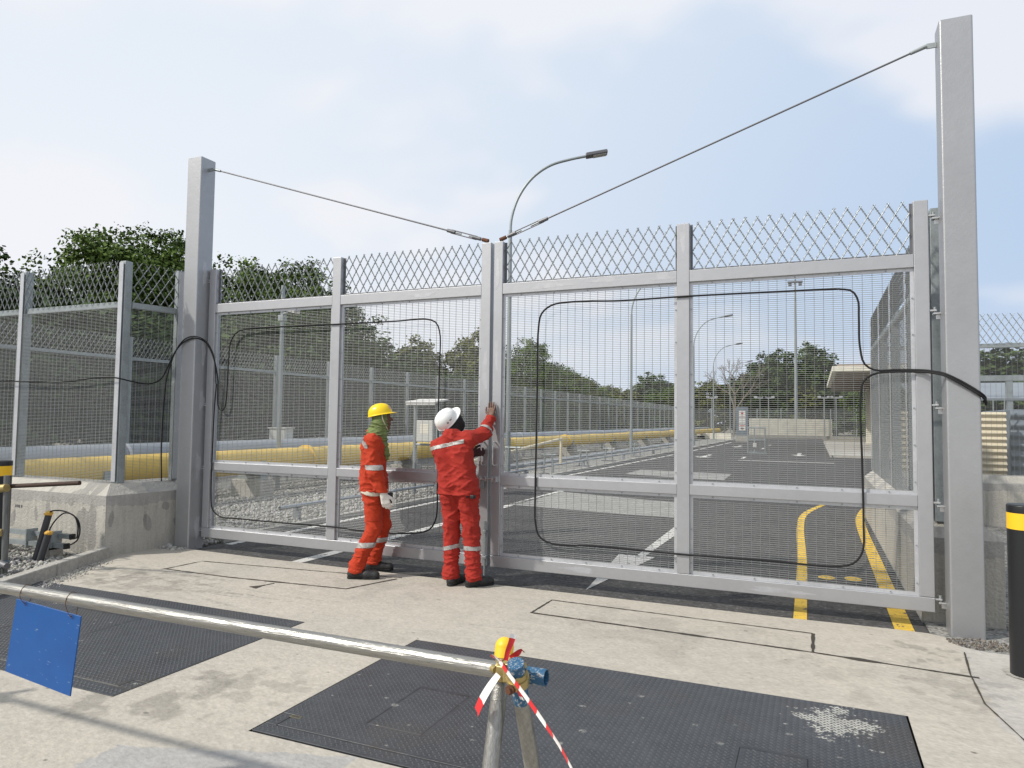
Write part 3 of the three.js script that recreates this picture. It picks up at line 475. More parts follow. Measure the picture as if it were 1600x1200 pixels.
// black cables tied to the gate leaves and fence
const zc = 0.012;
tag(part('black_cable', [cord([[-5.242, 2.03, 0.02], [-5.245, 1.85, 0.014], [-5.235, 1.73, zc], [-5.19, 1.67, zc], [-5.13, 1.70, zc], [-5.10, 1.9, zc], [-5.09, 2.25, zc], [-5.06, 2.52, zc], [-4.97, 2.63, zc], [-4.8, 2.665, zc], [-4.2, 2.67, zc], [-3.51, 2.665, zc], [-2.7, 2.665, zc], [-2.32, 2.67, zc], [-2.2, 2.63, zc], [-2.15, 2.52, zc], [-2.148, 2.1, zc], [-2.15, 1.5, zc], [-2.145, 0.9, zc], [-2.16, 0.55, zc], [-2.24, 0.44, zc], [-2.5, 0.385, zc], [-3.1, 0.37, zc], [-3.51, 0.385, zc], [-4.2, 0.38, zc], [-4.85, 0.385, zc], [-5.14, 0.39, zc], [-5.27, 0.47, zc], [-5.30, 0.65, zc], [-5.30, 1.3, zc], [-5.285, 1.7, 0.02], [-5.262, 2.0, 0.024]], 0.0085, 6, 6)], M.rubber), 'black cable looped across the mesh of the gate leaf behind the workers', 'cable');
tag(part('black_cable', [cord([[2.72, 1.79, -0.05], [2.70, 1.82, 0.12], [2.66, 1.85, 0.186], [2.55, 1.93, 0.19], [2.43, 2.0, 0.186], [2.35, 2.03, 0.1], [2.28, 2.045, 0.02], [2.1, 2.05, zc], [1.96, 2.05, zc], [1.88, 2.1, zc], [1.845, 2.25, zc], [1.84, 2.5, zc], [1.835, 2.64, zc], [1.79, 2.72, zc], [1.7, 2.74, zc], [1.2, 2.75, zc], [0.39, 2.755, zc], [-0.2, 2.75, zc], [-0.72, 2.765, zc], [-0.9, 2.74, zc], [-1.0, 2.66, zc], [-1.03, 2.5, zc], [-1.035, 2.0, zc], [-1.04, 1.4, zc], [-1.045, 0.9, zc], [-1.04, 0.6, zc], [-1.0, 0.47, zc], [-0.88, 0.41, zc], [-0.4, 0.42, zc], [0.39, 0.41, zc], [1.1, 0.42, zc], [1.65, 0.42, zc], [1.78, 0.46, zc], [1.845, 0.56, zc], [1.855, 0.8, zc], [1.85, 1.3, zc], [1.845, 1.8, zc], [1.87, 1.96, zc], [1.95, 2.02, zc], [2.1, 2.035, zc], [2.28, 2.03, 0.03], [2.35, 2.015, 0.11], [2.43, 1.985, 0.19], [2.55, 1.91, 0.194], [2.66, 1.83, 0.19], [2.70, 1.80, 0.12], [2.73, 1.77, -0.02]], 0.0095, 6, 6)], M.rubber), 'black cable looped across the right gate leaf and over the post by the bollard', 'cable');
tag(part('black_cable', [cord([[-9.6, 2.0, 0.78], [-8, 2.02, 0.78], [-7, 2.0, 0.78], [-6.3, 2.05, 0.78], [-6.05, 2.04, 0.76], [-5.94, 2.0, 0.62], [-5.91, 1.985, 0.45], [-5.90, 2.05, 0.29], [-5.86, 2.22, 0.22], [-5.80, 2.36, 0.2], [-5.70, 2.475, 0.195], [-5.58, 2.54, 0.19], [-5.45, 2.555, 0.18], [-5.37, 2.52, 0.13], [-5.31, 2.42, 0.09], [-5.285, 2.30, 0.05], [-5.255, 2.15, 0.03], [-5.242, 2.03, 0.02]], 0.009, 6, 8), cord([[-5.88, 0.8, 0.24], [-5.90, 1.2, 0.24], [-5.89, 1.7, 0.24], [-5.87, 2.05, 0.23], [-5.84, 2.22, 0.21], [-5.785, 2.36, 0.205], [-5.69, 2.495, 0.2], [-5.58, 2.565, 0.195], [-5.44, 2.575, 0.185], [-5.355, 2.53, 0.135], [-5.30, 2.43, 0.09], [-5.275, 2.3, 0.055], [-5.262, 2.0, 0.03]], 0.008, 6, 8)], M.rubber), 'black cable running along the left fence and arching over the gate post', 'cable');
// ------------------------------------------------------------------ pipes and plant along the gravel bed
{
  const t = thing('yellow_pipe', 'large yellow pipe on pedestals running along the gravel bed', 'pipe'), x = -9, y = 0.70, R = 0.245;
  part('pipe_run', [clean((() => { const g = new THREE.CylinderGeometry(R, R, 80.2, 32, 1, true); g.rotateX(Math.PI / 2); g.translate(x, y, 0.3 - 40.1); const uv = g.attributes.uv; for (let i = 0; i < uv.count; i++) uv.setXY(i, uv.getX(i) * 1.5, uv.getY(i) * 80); return g; })())], M.pipeYellow, t);
  part('pipe_elbow', [cord([[x, y, 0.26], [x, y, 0.4], [x, y - 0.06, 0.55], [x, y - 0.2, 0.62], [x, y - 0.45, 0.64], [x, -0.05, 0.64]], R, 20, 5)], M.pipeYellow, t);
  for (const z of [-6.2, -14.5, -24, -36, -50]) part('flange', [rod([x, y, z - 0.03], [x, y, z + 0.03], R + 0.05, R + 0.05, 28)], M.pipeYellow, t);
  for (const z of [-1.2, -4.6, -10.4, -17, -24.5, -32, -40, -48, -57, -66]) { const p = part('pedestal', [bx(x - 0.38, x + 0.38, -0.05, 0.34, z - 0.2, z + 0.2, 0.02)], M.plainConcrete, t); part('pipe_saddle', [bx(x - 0.3, x + 0.3, 0.341, 0.46, z - 0.1, z + 0.1), bx(x - 0.27, x - 0.22, 0.35, 0.72, z - 0.06, z + 0.06), bx(x + 0.22, x + 0.27, 0.35, 0.72, z - 0.06, z + 0.06)], M.zinc, p); }
}
{
  const t = thing('silver_pipe', 'silver clad pipe running just behind the yellow pipe', 'pipe'), x = -10.1, y = 0.87, R = 0.22;
  part('pipe_run', [rod([x, y, 0.1], [x, y, -79], R, R, 28)], M.pipeSilver, t);
  for (let z = -2.5; z > -76; z -= 6.2) { part('clad_band', [rod([x, y, z - 0.03], [x, y, z + 0.03], R + 0.012, R + 0.012, 28)], M.bar, t); part('pipe_support', [bx(x - 0.25, x + 0.25, 0.56, 0.655, z - 1.1, z - 1.0), bx(x - 0.22, x - 0.14, -0.03, 0.56, z - 1.1, z - 1.02), bx(x + 0.14, x + 0.22, -0.03, 0.56, z - 1.1, z - 1.02)], M.zinc, t); }
}
{ // pale low pipe in front of the bed, seen below the yellow one
  const t = thing('drain_cover_run', 'pale low cover slabs lying along the gravel bed below the yellow pipe', 'cover slabs'); let k = 0;
  for (let z = -9; z > -45; z -= 2.4, k++) part('cover_slab', bx(-8.3, -7.75, -0.03, 0.09, z - 2.38, z, 0.01), M.pipeSilver, t);
}
function cabinet(x, z, w, h, d, y, label) {
  const t = thing('electrical_cabinet', label, 'cabinet', [x, 0, z]); part('cabinet_body', bx(-w / 2, w / 2, y, y + h, -d / 2, d / 2, 0.01), M.greyBox, t); part('cabinet_door', bx(-w / 2 + 0.03, w / 2 - 0.03, y + 0.04, y + h - 0.04, d / 2 + 0.001, d / 2 + 0.015, 0.005), M.greyBox, t);
  part('stand', [bx(-w / 2 + 0.02, -w / 2 + 0.07, -0.03, y, -0.03, 0.03), bx(w / 2 - 0.07, w / 2 - 0.02, -0.03, y, -0.03, 0.03)], M.zinc, t); part('sloped_top', bx(-w / 2 - 0.03, w / 2 + 0.03, y + h, y + h + 0.03, -d / 2 - 0.03, d / 2 + 0.04, 0.005), M.greyBox, t);
}
cabinet(-10.95, -7.6, 0.52, 0.56, 0.3, 0.76, 'pale grey electrical box on legs next to the floodlight pole');
{
  const t = thing('instrument_shelter', 'small white roofed instrument shelter on two posts between the workers', 'shelter', [-6.1, 0, -6.55]);
  const rf = part('shelter_roof', [(() => { const g = bx(-0.36, 0.36, 0, 0.035, -0.3, 0.3, 0.006); g.rotateX(0.12); g.translate(0, 1.97, 0); return g; })(), bx(-0.35, 0.35, 1.90, 1.955, 0.27, 0.29)], M.white, t);
  for (const x of [-0.28, 0.26]) part('shelter_post', [rod([x, -0.03, 0], [x, 1.95, 0], 0.045, 0.045, 12)], M.zinc, t);
  part('instrument_box', bx(-0.2, 0.2, 1.12, 1.58, -0.12, 0.1, 0.02), M.greyBox, t); part('box_window', bx(-0.1, 0.1, 1.3, 1.5, 0.101, 0.108), M.cream, t); part('cross_bar', [rod([-0.28, 1.06, 0], [0.26, 1.06, 0], 0.025)], M.zinc, t);
}
{
  const t = thing('floodlight_pole', 'slim galvanised floodlight pole seen through the gate leaf behind the workers', 'light pole', [-9.6, 0, -6.0]);
  part('pole', [rod([0, -0.03, 0], [0, 4.6, 0], 0.055, 0.045, 16)], M.zinc, t); part('bracket', [rod([0, 3.95, 0], [0.28, 3.98, 0.05], 0.025), bx(-0.07, 0.07, 3.78, 3.92, -0.07, 0.07, 0.01)], M.zinc, t); part('floodlight', [(() => { const g = bx(-0.14, 0.14, -0.05, 0.06, -0.1, 0.1, 0.02); g.rotateZ(-0.25); g.translate(0.34, 4.0, 0.06); return g; })()], M.white, t);
}
// low pipe rack stands, cross pipe and posts in the bed
for (const [x, z, h] of [[-6.3, -11.3, 0.9], [-6.1, -13.6, 0.62], [-6.25, -17.6, 0.6], [-6.4, -21.5, 0.55], [-6.3, -26, 0.6]]) {
  const t = thing('pipe_stand', 'short steel pipe stand in the gravel bed next to the road edge line', 'stand', [x, 0, z], 0, 'pipe stands in the gravel bed');
  part('upright', [rod([0, -0.03, 0], [0.05, h, 0], 0.03, 0.03, 10)], M.zinc, t); part('upright', [rod([0.32, -0.03, 0], [0.27, h, 0], 0.03, 0.03, 10)], M.zinc, t); part('cross_bar', [rod([-0.06, h - 0.05, 0], [0.4, h - 0.05, 0], 0.03, 0.03, 10)], M.zinc, t); part('base_plate', bx(-0.12, 0.44, -0.02, 0.015, -0.12, 0.12), M.steelDark, t);
}
tag(part('small_pipe', [rod([-7.8, 0.28, -10.6], [-6.9, 0.95, -17.5], 0.05, 0.05, 12), rod([-6.9, 0.95, -17.5], [-6.95, -0.05, -17.6], 0.05, 0.05, 12)], M.sheetBeige), 'thin beige pipe slanting up beside the yellow pipe', 'pipe');
tag(part('small_pipe', [cord([[-6.0, 0.22, -2], [-6.02, 0.2, -8], [-6.0, 0.22, -20], [-5.95, 0.2, -34]], 0.03, 8, 4), ...[-2.4, -7, -12, -17.3, -23, -29].map(z => bx(-6.06, -5.95, -0.02, 0.19, z - 0.03, z + 0.03))], M.pipeSilver), 'thin grey pipe lying low along the road side of the gravel bed', 'pipe');

// street lamps
function streetLamp(label) {
  const t = thing('street_lamp', label, 'street lamp', [0, 0, 0], 0, 'street lamps along the road');
  part('base_plate', [bx(-0.2, 0.2, -0.03, 0.03, -0.2, 0.2), rod([0, 0.03, 0], [0, 1.1, 0], 0.085, 0.085, 16)], M.zinc, t);
  part('pole', [rod([0, 1.1, 0], [0, 7.0, 0], 0.07, 0.05, 16)], M.zinc, t);
  part('arm', [cord([[0, 6.95, 0], [0.03, 7.35, 0], [0.22, 7.95, 0], [0.6, 8.5, 0], [1.1, 8.86, 0], [1.65, 9.03, 0], [2.2, 9.14, 0]], 0.038, 10, 6)], M.zinc, t);
  const h = part('lamp_head', [(() => { const g = bx(0, 0.62, -0.05, 0.06, -0.14, 0.14, 0.03); g.rotateZ(0.17); g.translate(2.12, 9.13, 0); return g; })()], M.steelDark, t);
  part('lamp_lens', [(() => { const g = bx(0.2, 0.58, -0.062, -0.051, -0.11, 0.11); g.rotateZ(0.17); g.translate(2.12, 9.13, 0); return g; })()], M.greyBox, h);
  return t;
}
const lampPlaces = [[-6.42, -11.6], [-6.93, -28.1], [-6.36, -44.2], [-7.4, -62.8], [-8.05, -83.2]];
{ const l0 = streetLamp('curved grey street lamp rising from the gravel bed behind the gate'); lampPlaces.forEach(([x, z], i) => { const o = i ? copyOf(l0, 'curved grey street lamp further down the road side') : l0; o.position.set(x, 0, z); o.rotation.y = 0.35; }); }
{
  const t = thing('light_mast', 'very tall straight light mast in front of the round dark trees', 'light mast', [-0.7, 0, -89.5]); part('mast', [rod([0, -0.06, 0], [0, 20, 0], 0.24, 0.11, 16)], M.zinc, t); part('head_frame', [bx(-0.9, 0.9, 19.6, 19.75, -0.3, 0.3), bx(-0.8, -0.4, 19.2, 19.6, -0.1, 0.2), bx(0.4, 0.8, 19.2, 19.6, -0.1, 0.2)], M.steelDark, t);
}
for (const [x, z] of [[-9.4, -77], [-4.2, -77.5], [-3.3, -77.5], [2.4, -77.5], [3.6, -77.5]]) { const t = thing('camera_pole', 'short pole with a twin-lamp head at the distant fence', 'pole', [x, 0, z], 0, 'lamp poles at the distant fence'); part('pole', [rod([0, -0.06, 0], [0, 4.4, 0], 0.06, 0.05, 10)], M.zinc, t); part('twin_head', [bx(-0.55, 0.55, 4.4, 4.5, -0.06, 0.06), bx(-0.65, -0.3, 4.5, 4.68, -0.12, 0.12), bx(0.3, 0.65, 4.5, 4.68, -0.12, 0.12)], M.bar, t); }

// ------------------------------------------------------------------ far end of the road
{
  const L = Math.hypot(8.3, 3.7), n = 8, t = thing('hoarding', 'long pale cream hoarding across the end of the road', 'hoarding', [-5.1, 0, -74.5], Math.atan2(3.7, 8.3));
  for (let i = 0; i < n; i++) part('hoarding_panel', bx(i * L / n, (i + 1) * L / n - 0.015, 0.3, 2.15, -0.04, 0.04, 0.01), M.cream, t); part('plinth', bx(-0.1, L + 0.1, -0.05, 0.29, -0.1, 0.12), M.plainConcrete, t);
}
{
  const t = thing('low_barrier', 'pale low concrete barrier beside the notice board', 'barrier', [-8.3, 0, -66]); part('barrier_block', [bx(-2.3, 0.05, -0.05, 0.55, -0.2, 0.2, 0.04)], M.cream, t); part('barrier_block', [bx(0.1, 2.2, -0.05, 0.55, -0.2, 0.2, 0.04)], M.cream, t);
}
{
  const t = thing('notice_board', 'grey free-standing board carrying three white safety notices', 'sign', [-4.4, 0, -58.4], 0.15); part('board', bx(-0.5, 0.5, 0.5, 3.0, -0.05, 0.05, 0.01), M.sheetGrey, t); part('plinth', bx(-0.55, 0.55, -0.05, 0.499, -0.15, 0.15, 0.01), M.plainConcrete, t);
  const red = mat({ color: rgb(0.45, 0.04, 0.05), roughness: 0.7 });
  for (const [y0, y1, k] of [[2.1, 2.68, 0], [1.55, 2.06, 1], [0.95, 1.5, 2]]) { const n = part('notice', bx(-0.27, 0.27, y0, y1, 0.051, 0.06), M.white, t); if (k === 0) part('pictogram', [(() => { const g = new THREE.CircleGeometry(0.1, 18); g.translate(0, (y0 + y1) / 2 + 0.08, 0.064); return clean(g); })(), bx(-0.2, 0.2, y0 + 0.07, y0 + 0.12, 0.06, 0.064)], red, n); if (k === 1) part('text_line', [bx(-0.2, 0.2, y0 + 0.12, y0 + 0.16, 0.06, 0.064), bx(-0.2, 0.14, y0 + 0.3, y0 + 0.34, 0.06, 0.064)], M.greyBox, n); if (k === 2) { part('text_line', bx(-0.2, 0.2, y1 - 0.16, y1 - 0.1, 0.06, 0.064), red, n); part('pictogram', bx(-0.13, 0.13, y0 + 0.12, y0 + 0.24, 0.06, 0.064), M.black, n); } }
}
{
  const t = thing('steel_crash_frame', 'bare steel tube frame standing in the middle of the road', 'frame', [-1.4, 0, -33.6], 0.1); for (const x of [-0.45, -0.12, 0.42]) part('upright', [rod([x, -0.03, 0], [x, 1.38, 0], 0.035, 0.035, 10)], M.zinc, t); part('cross_bar', [rod([-0.5, 1.36, 0], [0.45, 1.36, 0], 0.03, 0.03, 10), rod([-0.5, 0.7, 0], [0.45, 0.7, 0], 0.03, 0.03, 10)], M.zinc, t); part('foot', [bx(-0.5, 0.5, -0.02, 0.05, -0.5, -0.42), bx(-0.5, 0.5, -0.02, 0.05, 0.42, 0.5), bx(-0.16, -0.08, -0.02, 0.05, -0.42, 0.42)], M.zinc, t); part('control_box', bx(-0.2, -0.02, 0.3, 0.55, 0.04, 0.16, 0.01), M.greyBox, t);
}
{
  const t = thing('guard_canopy', 'cream edged flat canopy with brown soffit on pillars beyond the side fence', 'canopy'); const x0 = 2.42, x1 = 10.5, z0 = -58, z1 = -38;
  part('roof_slab', bx(x0, x1, 4.62, 4.95, z0, z1, 0.03), M.cream, t); part('roof_slope', [(() => { const g = bx(x0 + 0.3, x1, 0, 0.12, z0 + 0.5, z1 - 0.4); g.translate(0, 4.97, 0); return g; })()], M.soffit, t); part('soffit', bx(x0 + 0.3, x1 - 0.3, 4.5, 4.619, z0 + 0.3, z1 - 0.35), M.soffit, t);
  for (let z = z0 + 1.5; z < z1 - 0.5; z += 2.2) part('soffit_beam', bx(x0 + 0.3, x1 - 0.3, 4.28, 4.5, z - 0.1, z + 0.1), M.soffit, t);
  for (const [x, z] of [[5.3, -41], [5.3, -54], [9.4, -41], [9.4, -54]]) part('pillar', bx(x - 0.22, x + 0.22, 0.1, 4.5, z - 0.22, z + 0.22, 0.02), M.cream, t);
  part('booth_wall', bx(5.6, 9.1, 0.1, 2.9, -53.5, -46, 0.02), M.cream, t); for (const z of [-52, -49.8, -47.6]) { const w = part('booth_window', bx(5.55, 5.6, 1.1, 2.2, z - 0.8, z + 0.8), mat({ color: rgb(0.03, 0.035, 0.04), roughness: 0.08 }), t); part('window_frame', [bx(5.53, 5.6, 1.04, 1.1, z - 0.86, z + 0.86), bx(5.53, 5.6, 2.2, 2.26, z - 0.86, z + 0.86)], M.bar, w); }
}
// corrugated sheets behind the right fence
function corr(x0, x1, y0, y1, z, depth, p, m, t, name) {
  const n = Math.round((y1 - y0) / p * 6), pos = [], idx = []; for (let i = 0; i <= n; i++) { const y = lerp(y0, y1, i / n), d = depth * Math.sin(2 * Math.PI * (y - y0) / p); pos.push(x0, y, z + d, x1, y, z + d); if (i < n) idx.push(2 * i, 2 * i + 1, 2 * i + 2, 2 * i + 1, 2 * i + 3, 2 * i + 2); }
  const back = pos.length / 3; for (let i = 0; i <= n; i++) { const y = lerp(y0, y1, i / n), d = depth * Math.sin(2 * Math.PI * (y - y0) / p); pos.push(x0, y, z + d - 0.02, x1, y, z + d - 0.02); if (i < n) { const b = back + 2 * i; idx.push(b, b + 2, b + 1, b + 1, b + 2, b + 3, 2 * i + 1, b + 1, 2 * i + 3, b + 1, b + 3, 2 * i + 3, 2 * i, 2 * i + 2, b, b, 2 * i + 2, b + 2); } }
  const g = new THREE.BufferGeometry(); g.setAttribute('position', new THREE.Float32BufferAttribute(pos, 3)); g.setIndex(idx); g.computeVertexNormals(); return part(name, muv(g), m, t);
}
{
  const t = thing('corrugated_screen', 'beige corrugated metal screen behind the right hand fence', 'metal sheet'); corr(3.0, 4.73, -0.05, 1.86, -9.0, 0.028, 0.115, M.sheetBeige, t, 'corrugated_sheet'); part('screen_post', [bx(3.2, 3.26, -0.05, 1.8, -9.12, -9.06), bx(4.5, 4.56, -0.05, 1.8, -9.12, -9.06)], M.zinc, t); part('edge_rod', [rod([4.55, 1.8, -9.08], [4.55, 2.1, -9.08], 0.012), rod([4.72, 1.8, -9.08], [4.73, 2.12, -9.08], 0.012)], M.zinc, t);
}
{
  const t = thing('corrugated_container', 'dark grey corrugated container behind the right hand fence', 'container'); corr(4.86, 9.5, 0.05, 1.9, -9.3, 0.03, 0.19, M.sheetGrey, t, 'corrugated_side'); part('container_shell', bx(4.86, 9.5, -0.05, 1.92, -11.8, -9.36, 0.02), M.sheetGrey, t);
}
{
  const t = thing('steel_lean_to', 'open steel framed roof above the corrugated container', 'shelter'); for (const x of [4.2, 5.42, 8.2]) part('column', [bx(x - 0.06, x + 0.06, -0.05, 2.6, -12.06, -11.94)], M.zinc, t); part('beam', bx(3.6, 9.6, 2.6, 2.72, -12.07, -11.93), M.zinc, t);
  part('roof_sheet', [(() => { const g = bx(-3, 3, 0, 0.05, -1.6, 1.6); g.rotateX(0.16); g.translate(6.6, 2.42, -13.5); return g; })()], M.pipeSilver, t);
}
console.log('plant and far end ready');

// ------------------------------------------------------------------ trees
const leafM = new THREE.MeshPhysicalMaterial({ vertexColors: true, roughness: 0.7, specularIntensity: 0.3 });
const barkM = mat({ map: shadeTex(0.10, 0.08, 0.06, 0.3, 0.3, 1), roughness: 1 });
function crownGeo(seed, lobes, clumps, per, size, tone) {
  const r = rng(seed), pos = [], nor = [], col = [], gauss = () => (r() + r() + r() - 1.5) * 1.15, tot = lobes.reduce((s, l) => s + l[3] * l[4] * l[5], 0);
  for (const [cx, cy, cz, rx, ry, rz] of lobes) {
    const n = Math.round(clumps * rx * ry * rz / tot);
    for (let k = 0; k < n; k++) {
      const th = r() * 6.2832, u = r() * 2 - 1, s = Math.sqrt(1 - u * u), q = Math.pow(r(), 0.38), bump = 1 + 0.42 * PN.noise(Math.cos(th) * s * 2.3 + seed, u * 2.3, Math.sin(th) * s * 2.3);
      const ox = Math.cos(th) * s, oy = u, oz = Math.sin(th) * s, x = cx + ox * rx * q * bump, y = cy + oy * ry * q * bump, z = cz + oz * rz * q * bump, cg = 0.36, ct = clamp(0.5 + gauss() * 0.55);
      for (let i = 0; i < per; i++) {
        const px = x + gauss() * cg, py = y + gauss() * cg * 0.65, pz = z + gauss() * cg, L = size * lerp(0.6, 1.3, r()), w = L * 0.36;
        const n0 = V(ox * 0.5 + gauss(), oy * 0.4 + 0.7 + gauss() * 0.7, oz * 0.5 + gauss()).normalize(), a = V(gauss(), gauss() * 0.6 - 0.25, gauss()).cross(n0).normalize(), b = n0.clone().cross(a);
        const A = [px + a.x * L / 2, py + a.y * L / 2, pz + a.z * L / 2], B = [px - a.x * L / 2, py - a.y * L / 2, pz - a.z * L / 2], C = [px + b.x * w, py + b.y * w, pz + b.z * w], D = [px - b.x * w, py - b.y * w, pz - b.z * w];
        for (const p of [A, C, B, A, B, D]) { pos.push(p[0], p[1], p[2]); nor.push(n0.x, n0.y, n0.z); }
        const t = clamp(ct * 0.7 + 0.3 * r()), c = [lerp(tone[0][0], tone[1][0], t), lerp(tone[0][1], tone[1][1], t), lerp(tone[0][2], tone[1][2], t)]; for (let v = 0; v < 6; v++) col.push(c[0], c[1], c[2]);
      }
    }
  }
  const g = new THREE.BufferGeometry(); g.setAttribute('position', new THREE.Float32BufferAttribute(pos, 3)); g.setAttribute('normal', new THREE.Float32BufferAttribute(nor, 3)); g.setAttribute('color', new THREE.Float32BufferAttribute(col, 3)); return g;
}
function trunkGeo(seed, lobes, r0, h0) {
  const r = rng(seed), out = [cord([[0, -0.1, 0], [0.05, h0 * 0.4, 0.03], [0.0, h0, 0]], r0, 8, 3)];
  for (const [cx, cy, cz] of lobes) out.push(rod([0, h0 * 0.7, 0], [cx * 0.5 + r() * 0.1, lerp(h0, cy, 0.6), cz * 0.5], r0 * 0.6, r0 * 0.38, 7), rod([cx * 0.5, lerp(h0, cy, 0.6), cz * 0.5], [cx, cy, cz], r0 * 0.38, r0 * 0.15, 6));
  return join(out);
}
const GREEN = [[0.035, 0.062, 0.014], [0.12, 0.18, 0.035]], OLIVE = [[0.05, 0.065, 0.018], [0.17, 0.175, 0.05]], DEEP = [[0.028, 0.05, 0.018], [0.085, 0.125, 0.04]];
const LOB = [
  [[0, 5.9, 0, 2.3, 2.2, 2.2], [1.5, 5.0, 0.5, 1.7, 1.6, 1.7], [-1.5, 5.2, -0.4, 1.8, 1.6, 1.7], [0.4, 7.3, 0.2, 1.2, 1.1, 1.2], [0, 3.4, 0.3, 2.4, 1.8, 2.2], [0.2, 1.7, 0.4, 2.5, 1.3, 2.2]],
  [[0, 5.0, 0, 2.5, 1.8, 2.3], [1.9, 4.6, -0.3, 1.5, 1.3, 1.5], [-1.9, 4.4, 0.4, 1.6, 1.4, 1.5], [-0.6, 6.4, 0, 1.3, 1.0, 1.2], [0, 2.8, 0, 2.7, 1.7, 2.3], [0, 1.3, 0.2, 2.6, 1.2, 2.2]],
  [[0, 4.0, 0, 2.4, 1.8, 2.0], [1.4, 3.2, 0.3, 1.7, 1.6, 1.6], [-1.3, 3.4, -0.2, 1.8, 1.6, 1.6], [0, 1.5, 0, 2.6, 1.4, 2.0]],
];
const treeKinds = [[0, 101, 620, 62, 0.15, GREEN], [1, 202, 620, 62, 0.15, GREEN], [2, 303, 330, 52, 0.19, DEEP], [1, 404, 360, 44, 0.24, OLIVE], [0, 505, 380, 46, 0.26, DEEP]].map(([l, seed, c, p, s, tone]) => ({ crown: crownGeo(seed, LOB[l], c, p, s, tone), trunk: trunkGeo(seed, LOB[l], 0.2, 1.8) }));
function tree(kind, x, z, sx, sy, turn, label, group, nm = 'broadleaf_tree') { const t = thing(nm, label, 'tree', [x, -0.05, z], turn, group); part('trunk', treeKinds[kind].trunk, barkM, t); part('crown', treeKinds[kind].crown, leafM, t); t.scale.set(sx, sy, sx); return t; }
// tall trees behind the left fence
tree(0, -31.0, -10.0, 1.35, 1.16, 0.3, 'tall dark leafy tree standing apart beyond the left fence, cut by the frame');
tree(1, -23.9, -12.6, 1.0, 1.27, 1.3, 'tall feathery tree standing just left of the gate post beside the base wall');
tree(0, -22.6, -13.6, 0.9, 1.12, 2.2, 'narrower leafy tree directly behind the gate post beside the base wall');
tree(1, -19.6, -14.6, 0.95, 1.12, 3.6, 'leafy tree showing through the razor mesh next to the gate post at the base wall');
tree(0, -20.9, -20.3, 1.1, 1.1, 4.1, 'low spreading tree behind the razor mesh of the gate leaf with the workers');
tree(2, -26.6, -8.2, 1.3, 0.85, 0.5, 'dark bushy tree filling the gap below the tall trees', 'bushy trees behind the left fence', 'bushy_tree');
for (const [x, z, s, h, a] of [[-18.0, 1.5, 1.2, 0.9, 0], [-18.5, -3.5, 1.3, 0.95, 1], [-17.8, -8.5, 1.2, 0.9, 2], [-17.5, -13, 1.25, 0.95, 3], [-17.0, -17.5, 1.2, 0.95, 4], [-17.4, -22, 1.2, 0.88, 5], [-17.6, -27, 1.15, 0.8, 0.6], [-22.5, -7, 1.4, 1.0, 1.7], [-22, -1.5, 1.4, 1.0, 2.9]]) tree(2, x, z, s, h, a, 'dark bushy tree packed close behind the long fence', 'bushy trees behind the long fence', 'bushy_tree');
for (const [x, z, s, h, a, k] of [[-26.5, -33.5, 1.2, 0.98, 0, 1], [-24.3, -37, 1.1, 1.02, 1, 3], [-20.9, -38.2, 0.75, 1.1, 2, 3], [-17.4, -39.6, 0.8, 1.05, 3, 1], [-17.2, -45.5, 0.95, 0.85, 4, 1], [-17.8, -52, 1.0, 0.82, 5, 3], [-18.4, -58, 1.0, 0.72, 2.4, 1], [-18, -66, 1.1, 0.74, 0.8, 3], [-17.5, -33, 1.0, 0.8, 1.2, 2]]) tree(k, x, z, s, h, a, 'mid green tree in the row stepping down behind the long fence', 'trees stepping down behind the long fence');
{ const r = rng(77); for (let i = 0; i < 15; i++) { const x = -44 + i * 4.4 + (r() - 0.5) * 2; tree([1, 3, 4][i % 3], x, -104 + (r() - 0.5) * 12, 1.5 + 0.3 * r(), 1.0 + 0.18 * r(), r() * 6, 'distant tree in the line along the horizon', 'trees along the horizon'); } }
tree(4, -4.0, -104, 1.6, 1.5, 0.4, 'big rounded dark tree behind the tall light mast', 'round dark trees behind the mast'); tree(4, 1.2, -106, 1.7, 1.62, 2.0, 'big rounded dark tree behind the tall light mast', 'round dark trees behind the mast');
tree(1, 8.2, -72, 1.3, 1.05, 2, 'green tree crown showing above the guard canopy'); 
for (const [x, z, s, h, a] of [[10.5, -38, 1.4, 0.72, 0.4], [14.0, -36, 1.5, 0.78, 2.1], [18.5, -40, 1.5, 0.8, 4]]) tree(4, x, z, s, h, a, 'dark tree behind the steel framed roof to the right', 'trees behind the right hand fence');
{ // bare tree
  const t = thing('bare_tree', 'leafless twiggy tree beside the round dark trees', 'tree', [-9.0, -0.05, -97]), r = rng(8), W = new Wires();
  (function grow(x, y, z, dx, dy, dz, l, rad, n) { const X = x + dx * l, Y = y + dy * l, Z = z + dz * l; W.rod(x, y, z, X, Y, Z, rad, 5); if (n === 0) return; for (let k = 0; k < 3; k++) { const d = V(dx + (r() - 0.5) * 1.3, dy + (r() - 0.4) * 0.9, dz + (r() - 0.5) * 1.3).normalize(); grow(X, Y, Z, d.x, d.y, d.z, l * lerp(0.62, 0.82, r()), rad * 0.62, n - 1); } })(0, 0, 0, 0.05, 1, 0, 3.4, 0.16, 5);
  part('trunk_and_branches', W.geo(), mat({ color: rgb(0.2, 0.17, 0.14), roughness: 1 }), t);
}
console.log('trees ready');
